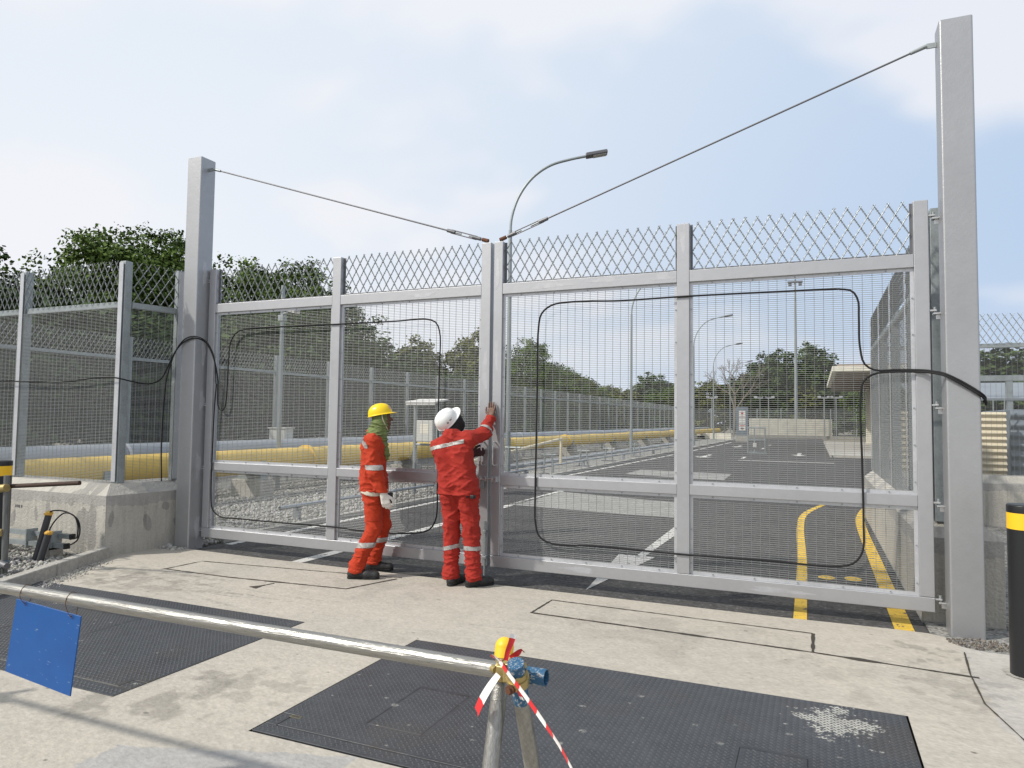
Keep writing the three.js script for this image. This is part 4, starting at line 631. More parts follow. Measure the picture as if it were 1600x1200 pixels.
// ------------------------------------------------------------------ scaffold-tube trestle barrier in front
const galvTube = mat({ map: tex(256, 256, (i, j) => { const k = 1 + 0.16 * tCoarse[(j * 2) * N + i * 2] + 0.10 * tMid[(j * 2) * N + i * 2] + (tFine[(j * 2) * N + i * 2] > 0.85 ? -0.35 : 0); return [0.29 * k, 0.285 * k, 0.265 * k]; }, true, 1), roughness: 0.36, metalness: 0.72, bumpMap: fineBump, bumpScale: 0.001 });
galvTube.map.repeat.set(2, 6);
const brass = mat({ color: rgb(0.42, 0.33, 0.14), roughness: 0.42, metalness: 0.7 });
const bluePaint = mat({ map: tex(256, 256, (i, j) => { const q = (j * 2) * N + i * 2, n = tMid[q] + 0.5 * tFine[q]; return n > 0.55 ? [0.36, 0.36, 0.35] : [0.02 + 0.01 * n, 0.095 + 0.02 * n, 0.19 + 0.03 * n]; }, true, 1), roughness: 0.5 });
{
  const t = thing('trestle_barrier', 'galvanised scaffold tube trestle barrier with blue painted ends and a yellow cap', 'barrier'), R = 0.0242, y = 0.856, z = 4.57;
  part('cross_tube', [rod([-3.7, y, z], [0.705, y, z], R, R, 28, true)], galvTube, t);
  const e = part('painted_end', [(() => { const s = new THREE.LatheGeometry([[R, 0], [R, 0.07], [R - 0.0035, 0.07], [R - 0.0035, 0.005]].map(p => new THREE.Vector2(...p)), 28); s.rotateZ(-Math.PI / 2); s.translate(0.705, y, z); return clean(s); })()], bluePaint, t);
  part('tube_core', [rod([0.70, y, z], [0.716, y, z], R - 0.004, R - 0.004, 20)], M.black, e);
  const leg = (a, b, tip, tm) => { const A = V(...a), B = V(...b), at = f => { const p = A.clone().lerp(B, f); return [p.x, p.y, p.z]; }; part('leg', [rod(at(0), at(0.86), R, R, 26)], galvTube, t); part(tip, [rod(at(0.8605), at(1), R, R, 26)], tm, t); };
  leg([0.665, 0, 4.895], [0.612, 0.885, 4.507], 'leg_tip', galvTube);
  leg([0.672, 0, 4.204], [0.71, 0.912, 4.647], 'painted_leg_tip', bluePaint);
  part('end_cap', [(() => { const g = new THREE.SphereGeometry(0.029, 20, 14); g.scale(1, 1.02, 1); g.translate(0.611, 0.902, 4.50); return clean(g); })(), rod([0.613, 0.87, 4.513], [0.611, 0.897, 4.502], 0.0285, 0.029, 20)], mat({ color: rgb(0.86, 0.50, 0.02), roughness: 0.45 }), t);
  leg([-3.45, 0, 4.895], [-3.45, 0.93, 4.487], 'leg_tip', galvTube); leg([-3.40, 0, 4.204], [-3.40, 0.93, 4.655], 'leg_tip', galvTube);
  const ring = (c, ax, r, w) => { const d = V(...ax).normalize().multiplyScalar(w / 2); return rod([c[0] - d.x, c[1] - d.y, c[2] - d.z], [c[0] + d.x, c[1] + d.y, c[2] + d.z], r, r, 20); };
  for (const x of [0.64, -3.45]) part('coupler', [ring([x + 0.02, y, z], [1, 0, 0], 0.029, 0.052), ring([x - 0.01, y, z], [1, 0, 0], 0.033, 0.012), bx(x - 0.012, x + 0.05, y - 0.022, y + 0.026, z - 0.03, z + 0.036, 0.006), ring([x, 0.86, 4.517], [0, 0.915, -0.402], 0.029, 0.05), ring([x + 0.067, 0.862, 4.622], [0, 0.9, 0.436], 0.0305, 0.046), ring([x + 0.067, 0.862, 4.622], [0, 0.9, 0.436], 0.034, 0.012), bx(x + 0.022, x + 0.075, 0.845, 0.9, z + 0.03, z + 0.06, 0.005)], brass, t);
  for (const x of [0.64, -3.45]) { const b = part('coupler_bolt', [rod([x + 0.056, 0.835, z + 0.035], [x + 0.056, 0.838, z + 0.098], 0.008, 0.008, 8)], M.rust, t); part('nut', [rod([x + 0.056, 0.837, z + 0.068], [x + 0.056, 0.8375, z + 0.086], 0.0145, 0.0145, 6)], M.rust, b); part('nut', [rod([x - 0.028, y + 0.01, z + 0.02], [x - 0.012, y + 0.01, z + 0.03], 0.012, 0.012, 6), rod([x + 0.075, 0.895, z + 0.05], [x + 0.09, 0.9, z + 0.05], 0.009, 0.009, 6)], brass, b); }
}
{ // blue board on wire loops
  const t = thing('blue_board', 'plain blue board hanging by wires from the barrier tube', 'board');
  const s = new THREE.Shape([[-1.601, 0.822], [-1.2, 0.797], [-1.244, 0.479], [-1.654, 0.516]].map(p => new THREE.Vector2(...p)));
  const g = new THREE.ExtrudeGeometry(s, { depth: 0.004, bevelEnabled: true, bevelSize: 0.0008, bevelThickness: 0.0008, bevelSegments: 1 }); g.translate(0, 0, 4.576);
  part('panel', muv(g), mat({ map: tex(512, 512, (i, j) => { const q = j * N + i, n = tCoarse[q], sc = tMid[((j * 3) & 511) * N + ((i + j * 2) & 511)] > 1.12 ? 0.12 : 0; return [0.003 + sc, (0.078 + sc) * (1 + 0.06 * n), (0.29 + sc * 0.6) * (1 + 0.05 * n)]; }, true, 2), roughness: 0.42 }), t);
  for (const [hx, hy, bxx] of [[-1.545, 0.806, -1.555], [-1.255, 0.786, -1.27]]) part('wire_tie', [cord([[hx, hy, 4.577], [hx, hy + 0.012, 4.59], [bxx, 0.842, 4.597], [bxx, 0.868, 4.592], [bxx - 0.002, 0.884, 4.57], [bxx, 0.868, 4.546], [bxx, 0.842, 4.544], [hx, hy + 0.012, 4.56], [hx + 0.004, hy, 4.574]], 0.0013, 5, 5), cord([[hx, hy - 0.002, 4.583], [hx + 0.012, hy + 0.008, 4.588], [hx + 0.004, hy + 0.018, 4.59]], 0.0012, 5, 5)], M.rust, t);
}
// red and white tape: knot on the coupler and a twisted strand leading out of the frame
{
  const t = thing('barrier_tape', 'red and white striped tape knotted round the trestle joint and trailing away', 'tape'); const redT = mat({ color: rgb(0.62, 0.025, 0.03), roughness: 0.45 }), whT = mat({ color: rgb(0.74, 0.72, 0.70), roughness: 0.45 });
  function ribbon(pts, w, twist, bands, fold = 0) { // bands: [red?, length] along the ribbon
    const c = new THREE.CatmullRomCurve3(pts.map(p => V(...p))), L = c.getLength(); let s = 0, k = 0;
    while (s < L - 0.004) { const [isRed, len] = bands[k % bands.length], e = Math.min(L, s + len), n = 8, pos = [], idx = [];
      for (let i = 0; i <= n; i++) { const u = lerp(s, e, i / n) / L, p = c.getPointAt(u), d = c.getTangentAt(u), a = V(0, 0, 1).cross(d).normalize(), b = d.clone().cross(a), an = twist[0] + twist[1] * u, sd = a.clone().multiplyScalar(Math.cos(an)).addScaledVector(b, Math.sin(an)), nn = sd.clone().cross(d).normalize(), ww = w * (Array.isArray(fold) ? lerp(fold[0], fold[1], u) : 1);
        for (const [q, h] of [[-0.5, 0], [0, 0.15], [0.5, 0]]) { const v = p.clone().addScaledVector(sd, q * ww).addScaledVector(nn, h * ww * 0.6); pos.push(v.x, v.y, v.z); } for (const [q, h] of [[-0.5, 0], [0, 0.15], [0.5, 0]]) { const v = p.clone().addScaledVector(sd, q * ww).addScaledVector(nn, h * ww * 0.6 + 0.0006); pos.push(v.x, v.y, v.z); } }
      for (let i = 0; i < n; i++) for (const o of [0, 1, 3, 4]) { const a = i * 6 + o, b = a + 6; o < 2 ? idx.push(a, b, a + 1, a + 1, b, b + 1) : idx.push(a, a + 1, b, a + 1, b + 1, b); }
      const g = new THREE.BufferGeometry(); g.setAttribute('position', new THREE.Float32BufferAttribute(pos, 3)); g.setIndex(idx); g.computeVertexNormals(); part(isRed ? 'red_band' : 'white_band', clean(g), isRed ? redT : whT, t); s = e; k++; }
  }
  ribbon([[0.652, 0.905, 4.63], [0.70, 0.878, 4.66], [0.751, 0.851, 4.69], [0.835, 0.806, 4.746], [0.907, 0.79, 4.824], [0.98, 0.775, 4.92], [1.1, 0.74, 5.07], [1.35, 0.62, 5.3], [1.6, 0.42, 5.55], [1.8, 0.1, 5.75], [1.84, 0.015, 5.8], [1.95, 0.006, 5.86]], 0.030, [0.3, 0.35], [[false, 0.018], [true, 0.026], [false, 0.042], [true, 0.022], [false, 0.05], [true, 0.04], [false, 0.05], [true, 0.045], [false, 0.06], [true, 0.05], [false, 0.08], [true, 0.07]], [0.5, 1.25]);
  ribbon([[0.645, 0.862, 4.62], [0.625, 0.83, 4.635], [0.60, 0.785, 4.64], [0.585, 0.752, 4.64]], 0.032, [0.35, 0.5], [[false, 0.09], [true, 0.05]], [0.6, 1.3]);
  ribbon([[0.668, 0.905, 4.62], [0.672, 0.93, 4.615], [0.680, 0.955, 4.61], [0.685, 0.978, 4.605]], 0.018, [0.5, 0.2], [[true, 0.065], [false, 0.1]], [0.7, 1.1]);
  ribbon([[0.675, 0.906, 4.60], [0.692, 0.92, 4.60], [0.706, 0.93, 4.59], [0.712, 0.922, 4.585]], 0.018, [0.2, 0.8], [[true, 0.1]]);
  ribbon([[0.70, 0.86, 4.645], [0.72, 0.835, 4.645], [0.728, 0.81, 4.64]], 0.022, [0.3, 0.4], [[true, 0.05], [false, 0.1]]);
  ribbon([[0.615, 0.90, 4.6], [0.63, 0.912, 4.62], [0.652, 0.907, 4.632], [0.675, 0.897, 4.64], [0.69, 0.885, 4.65]], 0.016, [0.5, 0.5], [[true, 0.025], [false, 0.03], [true, 0.03]]);
}
// bollards
function bollard(x, z, label) {
  const t = thing('bollard', label, 'bollard', [x, 0, z], 0, 'black and yellow bollards'), R = 0.1;
  const lathe = pts => clean(new THREE.LatheGeometry(pts.map(p => new THREE.Vector2(...p)), 40));
  part('shaft', lathe([[R, -0.02], [R, 0.935]]), M.bollardBlack, t); part('yellow_band', lathe([[R, 0.935], [R + 0.0008, 0.936], [R + 0.0008, 1.039], [R, 1.04]]), M.bollardYellow, t); part('cap', lathe([[R, 1.04], [R + 0.002, 1.042], [R + 0.002, 1.085], [R - 0.004, 1.094], [0.0001, 1.098]]), M.bollardBlack, t);
  const r = rng(Math.round(x * 100) + 900), pts = []; for (let i = 0; i <= 26; i++) { const a = i / 26 * 6.2832, q = 0.115 + 0.04 * r(); pts.push([Math.cos(a) * q, Math.sin(a) * q]); } part('grout_ring', sheet(pts, 0.005), M.plainConcrete, t);
}
bollard(2.745, 0.96, 'black steel bollard with yellow band beside the right gate post');
bollard(-6.62, 1.66, 'black steel bollard with yellow band standing in the gravel pocket');
{ // scaffold pieces at the kerb
  const t = thing('scaffold_prop', 'grey scaffold upright with a rusty arm clamped at the kerb', 'scaffold'); const g = mat({ map: shadeTex(0.15, 0.155, 0.15, 0.2, 0.1, 2), roughness: 0.5, metalness: 0.4 });
  part('upright', [rod([-5.93, 0.02, 2.0], [-5.96, 0.985, 2.0], 0.0275, 0.0275, 16)], g, t); part('arm', [rod([-6.35, 0.845, 2.02], [-5.13, 0.935, 1.82], 0.022, 0.022, 14)], mat({ map: shadeTex(0.055, 0.033, 0.025, 0.5, 0.3, 3), roughness: 0.8, metalness: 0.2 }), t);
  part('clamp', [rod([-6.0, 0.855, 2.03], [-5.92, 0.865, 2.02], 0.04, 0.04, 12), bx(-6.06, -5.98, 0.83, 0.89, 1.98, 2.05, 0.01), rod([-6.02, 0.42, 2.04], [-5.94, 0.42, 2.03], 0.035, 0.035, 12), bx(-6.08, -6.0, 0.38, 0.45, 1.99, 2.06, 0.01)], brass, t);
  part('foot_clamp', [rod([-6.0, 0.12, 2.02], [-5.84, 0.1, 2.03], 0.033, 0.033, 12), rod([-5.9, 0.0, 2.08], [-5.9, 0.09, 2.09], 0.035, 0.035, 12)], M.steelDark, t); part('blue_collar', [rod([-5.93, 0.08, 2.0], [-5.93, 0.14, 2.0], 0.036, 0.036, 14)], bluePaint, t);
}
{
  const t = thing('channel_rails', 'two galvanised channel rails lying low in front of the base wall', 'rails');
  const ch = (a, b) => { const A = V(...a), B = V(...b), L = A.distanceTo(B); const sh = new THREE.Shape(); [[-0.024, -0.026], [0.024, -0.026], [0.024, -0.022], [-0.02, -0.022], [-0.02, 0.022], [0.024, 0.022], [0.024, 0.026], [-0.024, 0.026]].forEach((p, i) => i ? sh.lineTo(...p) : sh.moveTo(...p)); const g = new THREE.ExtrudeGeometry(sh, { depth: L, bevelEnabled: false }); g.rotateY(Math.PI / 2); g.rotateZ(Math.atan2(B.y - A.y, B.x - A.x)); g.translate(...a); return muv(g); };
  for (const [a, b] of [[[-7.6, 0.235, 1.2], [-6.10, 0.25, 1.2]], [[-7.6, 0.125, 1.26], [-6.10, 0.155, 1.26]]]) { const c = part('channel', ch(a, b), M.zinc, t); part('end_cap', bx(b[0] - 0.002, b[0] + 0.03, b[1] - 0.03, b[1] + 0.03, b[2] - 0.03, b[2] + 0.03, 0.004), M.black, c); }
  part('strap', [bx(-6.74, -6.72, 0.09, 0.3, 1.17, 1.3), bx(-6.32, -6.30, 0.1, 0.3, 1.17, 1.3)], M.zinc, t); part('support_block', [bx(-7.3, -7.2, 0, 0.1, 1.15, 1.3), bx(-6.42, -6.3, 0, 0.12, 1.15, 1.3)], M.plainConcrete, t);
}
{
  const t = thing('cable_ducts', 'two dark plastic ducts plugged with yellow foam and looped black cables', 'ducts'), duct = mat({ color: rgb(0.045, 0.046, 0.052), roughness: 0.55 }), foam = mat({ map: shadeTex(0.62, 0.36, 0.07, 0.3, 0.2, 8), roughness: 0.95 });
  const blob = (x, y, z, s) => { const g = new THREE.IcosahedronGeometry(s, 3), p = g.attributes.position; for (let i = 0; i < p.count; i++) { const k = 1 + 0.35 * PN.noise(p.getX(i) * 60 + x, p.getY(i) * 60, p.getZ(i) * 60); p.setXYZ(i, p.getX(i) * k, p.getY(i) * k * 0.6, p.getZ(i) * k); } g.computeVertexNormals(); g.translate(x, y, z); return clean(g); };
  part('duct', [rod([-6.37, -0.03, 1.42], [-6.26, 0.50, 1.36], 0.034, 0.034, 18)], duct, t); part('foam_plug', blob(-6.26, 0.51, 1.36, 0.044), foam, t); part('duct', [rod([-6.27, -0.03, 1.44], [-6.19, 0.30, 1.40], 0.034, 0.034, 18)], duct, t); part('foam_plug', blob(-6.185, 0.31, 1.40, 0.042), foam, t);
  part('cable', [cord([[-6.26, 0.48, 1.36], [-6.23, 0.535, 1.36], [-6.14, 0.55, 1.33], [-6.03, 0.53, 1.3], [-5.9, 0.46, 1.28], [-5.87, 0.36, 1.27], [-5.89, 0.26, 1.27], [-5.97, 0.2, 1.26], [-6.08, 0.16, 1.26]], 0.008, 7, 8)], M.rubber, t);
  part('cable', [cord([[-6.19, 0.29, 1.40], [-6.18, 0.36, 1.39], [-6.13, 0.46, 1.36], [-6.06, 0.525, 1.32], [-5.93, 0.5, 1.3], [-5.885, 0.4, 1.285], [-5.89, 0.31, 1.28], [-5.94, 0.26, 1.25], [-6.0, 0.245, 1.22], [-6.08, 0.25, 1.2]], 0.008, 7, 8)], M.rubber, t);
}
console.log('foreground ready');
// ------------------------------------------------------------------ workers: bodies and clothes meshed from distance fields
function cap(p, c) { // tapered capsule c = [ax, ay, az, bx, by, bz, ra, rb]
  const ex = c[3] - c[0], ey = c[4] - c[1], ez = c[5] - c[2], x = p[0] - c[0], y = p[1] - c[1], z = p[2] - c[2], t = clamp((x * ex + y * ey + z * ez) / (ex * ex + ey * ey + ez * ez + 1e-9)), dx = x - ex * t, dy = y - ey * t, dz = z - ez * t;
  return Math.sqrt(dx * dx + dy * dy + dz * dz) - (c[6] + (c[7] - c[6]) * t);
}
const smin = (a, b, k) => { const h = Math.max(k - Math.abs(a - b), 0) / k; return Math.min(a, b) - h * h * k * 0.25; };
const blend = (caps, k) => p => { let d = 9; for (const c of caps) d = smin(d, cap(p, c), k); return d; };
const C = (a, b, ra, rb = ra) => [...a, ...b, ra, rb];
function bounds(caps, m = 0.03) { const lo = [9, 9, 9], hi = [-9, -9, -9]; for (const c of caps) for (let i = 0; i < 3; i++) { lo[i] = Math.min(lo[i], c[i] - c[6] - m, c[i + 3] - c[7] - m); hi[i] = Math.max(hi[i], c[i] + c[6] + m, c[i + 3] + c[7] + m); } return [lo, hi]; }
function meshField(f, [lo, hi], h) { // surface nets
  const nx = Math.ceil((hi[0] - lo[0]) / h) + 1, ny = Math.ceil((hi[1] - lo[1]) / h) + 1, nz = Math.ceil((hi[2] - lo[2]) / h) + 1, v = new Float32Array(nx * ny * nz), id = new Int32Array(nx * ny * nz).fill(-1), pos = [], idx = [], p = [0, 0, 0];
  const B = 4; // coarse pass: skip blocks far from the surface
  for (let k0 = 0; k0 < nz; k0 += B) for (let j0 = 0; j0 < ny; j0 += B) for (let i0 = 0; i0 < nx; i0 += B) {
    p[0] = lo[0] + (i0 + B / 2) * h; p[1] = lo[1] + (j0 + B / 2) * h; p[2] = lo[2] + (k0 + B / 2) * h; const d0 = f(p), skip = Math.abs(d0) > B * h * 1.9 + 0.02;
    for (let k = k0; k < Math.min(nz, k0 + B); k++) for (let j = j0; j < Math.min(ny, j0 + B); j++) for (let i = i0; i < Math.min(nx, i0 + B); i++) { if (skip) v[(k * ny + j) * nx + i] = d0; else { p[0] = lo[0] + i * h; p[1] = lo[1] + j * h; p[2] = lo[2] + k * h; v[(k * ny + j) * nx + i] = f(p); } }
  }
  const sy = nx, sz = nx * ny, E = [[0, 1], [0, sy], [0, sz], [1, 1 + sy], [1, 1 + sz], [sy, 1 + sy], [sy, sy + sz], [sz, 1 + sz], [sz, sy + sz], [1 + sy, 1 + sy + sz], [1 + sz, 1 + sy + sz], [sy + sz, 1 + sy + sz]];
  const off = q => [q % sy % nx, 0, 0], co = o => { const z = o >= sz ? 1 : 0, r = o - z * sz, y = r >= sy ? 1 : 0; return [r - y * sy, y, z]; }, EC = E.map(([a, b]) => [co(a), co(b)]);
  for (let k = 0; k < nz - 1; k++) for (let j = 0; j < ny - 1; j++) for (let i = 0; i < nx - 1; i++) {
    const b = (k * ny + j) * nx + i; let n = 0, x = 0, y = 0, z = 0; for (let e = 0; e < 12; e++) { const va = v[b + E[e][0]], vb = v[b + E[e][1]]; if ((va < 0) === (vb < 0)) continue; const t = va / (va - vb), [a, c] = EC[e]; x += a[0] + (c[0] - a[0]) * t; y += a[1] + (c[1] - a[1]) * t; z += a[2] + (c[2] - a[2]) * t; n++; }
    if (n) { id[b] = pos.length / 3; pos.push(lo[0] + (i + x / n) * h, lo[1] + (j + y / n) * h, lo[2] + (k + z / n) * h); }
  }
  const quad = (a, b, c, d, flip) => { if (a < 0 || b < 0 || c < 0 || d < 0) return; flip ? idx.push(a, c, b, a, d, c) : idx.push(a, b, c, a, c, d); };
  for (let k = 1; k < nz - 1; k++) for (let j = 1; j < ny - 1; j++) for (let i = 1; i < nx - 1; i++) { const b = (k * ny + j) * nx + i, s = v[b] < 0; if (s !== v[b + 1] < 0) quad(id[b], id[b - sy], id[b - sy - sz], id[b - sz], s); if (s !== v[b + sy] < 0) quad(id[b], id[b - sz], id[b - sz - 1], id[b - 1], s); if (s !== v[b + sz] < 0) quad(id[b], id[b - 1], id[b - 1 - sy], id[b - sy], s); }
  for (let i = 0; i < idx.length; i += 3) { const t = idx[i + 1]; idx[i + 1] = idx[i + 2]; idx[i + 2] = t; }
  const g = new THREE.BufferGeometry(); g.setAttribute('position', new THREE.Float32BufferAttribute(pos, 3)); g.setIndex(idx); g.computeVertexNormals();
  const uv = new Float32Array(pos.length / 3 * 2); for (let i = 0; i < uv.length / 2; i++) { uv[2 * i] = pos[3 * i] + pos[3 * i + 2]; uv[2 * i + 1] = pos[3 * i + 1]; } g.setAttribute('uv', new THREE.BufferAttribute(uv, 2)); return g;
}
function splitBy(g, test) { // triangles whose centre passes the test become a second geometry
  const p = g.attributes.position, n = g.attributes.normal, ix = g.index.array, out = [[], []], no = [[], []];
  for (let i = 0; i < ix.length; i += 3) { const a = ix[i], b = ix[i + 1], c = ix[i + 2], m = [0, 1, 2].map(q => (p.array[3 * a + q] + p.array[3 * b + q] + p.array[3 * c + q]) / 3), w = test(m) ? 1 : 0; for (const v of [a, b, c]) { const o = w ? 0.004 : 0; out[w].push(p.getX(v) + n.getX(v) * o, p.getY(v) + n.getY(v) * o, p.getZ(v) + n.getZ(v) * o); no[w].push(n.getX(v), n.getY(v), n.getZ(v)); } }
  return out.map((q, w) => { const r = new THREE.BufferGeometry(); r.setAttribute('position', new THREE.Float32BufferAttribute(q, 3)); r.setAttribute('normal', new THREE.Float32BufferAttribute(no[w], 3)); const uv = new Float32Array(q.length / 3 * 2); for (let i = 0; i < uv.length / 2; i++) { uv[2 * i] = q[3 * i] + q[3 * i + 2]; uv[2 * i + 1] = q[3 * i + 1]; } r.setAttribute('uv', new THREE.BufferAttribute(uv, 2)); return r; });
}
const add = (a, b, k = 1) => [a[0] + b[0] * k, a[1] + b[1] * k, a[2] + b[2] * k];
function handCaps(w, f, n, s, curl, spread, k = 1, thumbIn = 0.5) { // wrist, finger direction, palm side, thumb side
  const F = V(...f).normalize(), Nn = V(...n).addScaledVector(F, -V(...n).dot(F)).normalize(), S = V(...s).addScaledVector(F, -V(...s).dot(F)).addScaledVector(Nn, -V(...s).dot(Nn)).normalize(), P = (a, b, c) => [w[0] + (F.x * a + S.x * b + Nn.x * c) * k, w[1] + (F.y * a + S.y * b + Nn.y * c) * k, w[2] + (F.z * a + S.z * b + Nn.z * c) * k], out = { palm: [], fingers: [] };
  const fs = [[0.031, 0.070, 0.092], [0.010, 0.079, 0.096], [-0.011, 0.073, 0.093], [-0.031, 0.057, 0.086]];
  fs.forEach(([b, len, base], i) => { out.palm.push(C(P(0.005, b * 0.6, 0), P(base, b, 0), 0.0145 * k, 0.0115 * k)); let a = base, c = 0, bb = b, ang = 0; const chain = []; [0.46, 0.30, 0.24].forEach((q, m) => { ang += curl[i] * [0.75, 1, 0.7][m]; const na = a + Math.cos(ang) * len * q, nc = c + Math.sin(ang) * len * q, nb = bb + spread * (1.5 - i) * len * q * (m ? 0.6 : 1), r0 = (0.0094 - m * 0.0007 - (i === 3 ? 0.001 : 0)) * k; chain.push(C(P(a, bb, c), P(na, nb, nc), r0, r0 - 0.0007 * k)); a = na; c = nc; bb = nb; }); out.fingers.push(chain); });
  const t0 = P(0.028, 0.030, 0.004), t1 = P(0.062, 0.030 + 0.034, 0.004 + 0.014 * thumbIn), t2 = P(0.092, 0.030 + 0.042, 0.004 + 0.026 * thumbIn), t3 = P(0.116, 0.030 + 0.040, 0.004 + 0.034 * thumbIn); out.fingers.push([C(t0, t1, 0.0145 * k, 0.0115 * k), C(t1, t2, 0.0108 * k, 0.0098 * k), C(t2, t3, 0.0096 * k, 0.0085 * k)]); out.palm.push(C(P(-0.04, 0, 0), P(0.02, 0, 0), 0.026 * k, 0.024 * k));
  return out;
}
function handMesh(h, grow = 0, cell = 0.0036) { const g = c => [...c.slice(0, 6), c[6] + grow, c[7] + grow], palm = h.palm.map(g), fing = h.fingers.map(ch => ch.map(g)), all = [...palm, ...fing.flat()]; const fp = blend(palm, 0.016), ff = fing.map(ch => blend(ch, 0.004)); return meshField(p => { let d = fp(p); for (const q of ff) d = smin(d, q(p), 0.006); return d; }, bounds(all, 0.012), cell); }
// head: centre, forward, up; returns the field in world space
function headField(c, f, u) {
  const F = V(...f).normalize(), U = V(...u).addScaledVector(F, -V(...u).dot(F)).normalize(), R = F.clone().cross(U), q = [0, 0, 0];
  const ell = (x, y, z, cx, cy, cz, a, b, d) => { const X = (x - cx) / a, Y = (y - cy) / b, Z = (z - cz) / d, k = Math.sqrt(X * X + Y * Y + Z * Z); return (k - 1) * Math.min(a, b, d); };
  const parts = blend([C([0.07, 0.012, 0], [0.112, -0.018, 0], 0.009, 0.0135), C([0.082, -0.052, 0.018], [0.082, -0.052, -0.018], 0.013), C([0.08, -0.066, 0.014], [0.08, -0.066, -0.014], 0.012), C([0.055, -0.10, 0.012], [0.055, -0.10, -0.012], 0.027), C([0.07, 0.032, 0.035], [0.07, 0.032, -0.035], 0.02), C([-0.005, 0.012, 0.078], [-0.012, -0.022, 0.075], 0.012, 0.009), C([-0.005, 0.012, -0.078], [-0.012, -0.022, -0.075], 0.012, 0.009), C([0.06, -0.03, 0.042], [0.06, -0.03, -0.042], 0.026)], 0.014);
  const field = p => { const dx = p[0] - c[0], dy = p[1] - c[1], dz = p[2] - c[2], x = dx * F.x + dy * F.y + dz * F.z, y = dx * U.x + dy * U.y + dz * U.z, z = dx * R.x + dy * R.y + dz * R.z; q[0] = x; q[1] = y; q[2] = z; let d = smin(ell(x, y, z, -0.005, 0.026, 0, 0.093, 0.088, 0.074), ell(x, y, z, 0.022, -0.045, 0, 0.068, 0.074, 0.062), 0.04); d = smin(d, parts(q), 0.016); for (const s of [1, -1]) { const e = Math.hypot(x - 0.096, y - 0.006, z - s * 0.031) - 0.016; d = -smin(-d, e, 0.012); const ball = Math.hypot(x - 0.076, y - 0.006, z - s * 0.031) - 0.0125; d = Math.min(d, ball); } return d; };
  return { field, F, U, R, box: [[c[0] - 0.15, c[1] - 0.16, c[2] - 0.15], [c[0] + 0.15, c[1] + 0.15, c[2] + 0.15]], at: (x, y, z) => [c[0] + F.x * x + U.x * y + R.x * z, c[1] + F.y * x + U.y * y + R.y * z, c[2] + F.z * x + U.z * y + R.z * z] };
}
function helmetGeo(o, th0 = 0, th1 = 2 * Math.PI, t0 = 0, t1 = 1, brim = true, lift = 0) { // shell in its own axes: x forward, y up, z right
  const nt = 20, ns = Math.max(6, Math.round(56 * (th1 - th0) / 6.2832)), rows = [];
  const pt = (th, t) => { const e = t * Math.PI / 2, c = Math.cos(th), s = Math.sin(th), rf = c > 0 ? 0.138 : 0.142, k = Math.pow(Math.sin(e), 0.86), y = 0.128 * Math.pow(Math.cos(e), 0.9); let x = rf * c * k, z = 0.116 * s * k, yy = y; const g = o.ridges ? (Math.exp(-((z / 0.011) ** 2)) + 0.8 * Math.exp(-(((Math.abs(z) - 0.038) / 0.009) ** 2))) * 0.0055 * Math.sin(Math.min(1, t * 1.25) * Math.PI * 0.5 + 0.6) * (t < 0.93 ? 1 : 0) : 0; const l = Math.hypot(x, yy, z) || 1; x += x / l * (g + lift); yy += yy / l * (g + lift); z += z / l * (g + lift); return [x, yy, z]; };
  for (let j = 0; j <= nt; j++) { const r = []; for (let i = 0; i <= ns; i++) r.push(pt(lerp(th0, th1, i / ns), lerp(t0, t1, j / nt))); rows.push(r); }
  if (brim) for (const [ex, dy] of [[0.25, -0.003], [1, -0.009], [1, -0.013], [0.1, -0.009]]) { const r = []; for (let i = 0; i <= ns; i++) { const th = lerp(th0, th1, i / ns), p = pt(th, 1), l = Math.hypot(p[0], p[2]), w = (0.011 + 0.046 * Math.pow(Math.max(0, Math.cos(th)), 3)) * ex; r.push([p[0] + p[0] / l * w, dy - (ex > 0.9 ? 0.004 * Math.max(0, Math.cos(th)) : 0), p[2] + p[2] / l * w]); } rows.push(r); }
  const pos = [], idx = [], W = ns + 1; rows.flat().forEach(p => pos.push(...p)); for (let j = 0; j < rows.length - 1; j++) for (let i = 0; i < ns; i++) { const a = j * W + i, b = a + W; idx.push(a, a + 1, b, a + 1, b + 1, b); }
  const sc = o.scale || 1, g = new THREE.BufferGeometry(); g.setAttribute('position', new THREE.Float32BufferAttribute(pos.map(v => v * sc), 3)); g.setIndex(idx); g.computeVertexNormals(); return { g: clean(g), pt: (a, b) => pt(a, b).map(v => v * sc) };
}
function place(g, c, F, U) { const f = F.clone().normalize(), u = U.clone().addScaledVector(f, -U.dot(f)).normalize(), r = f.clone().cross(u), m = new THREE.Matrix4().makeBasis(f, u, r); m.setPosition(...c); g.applyMatrix4(m); return g; }
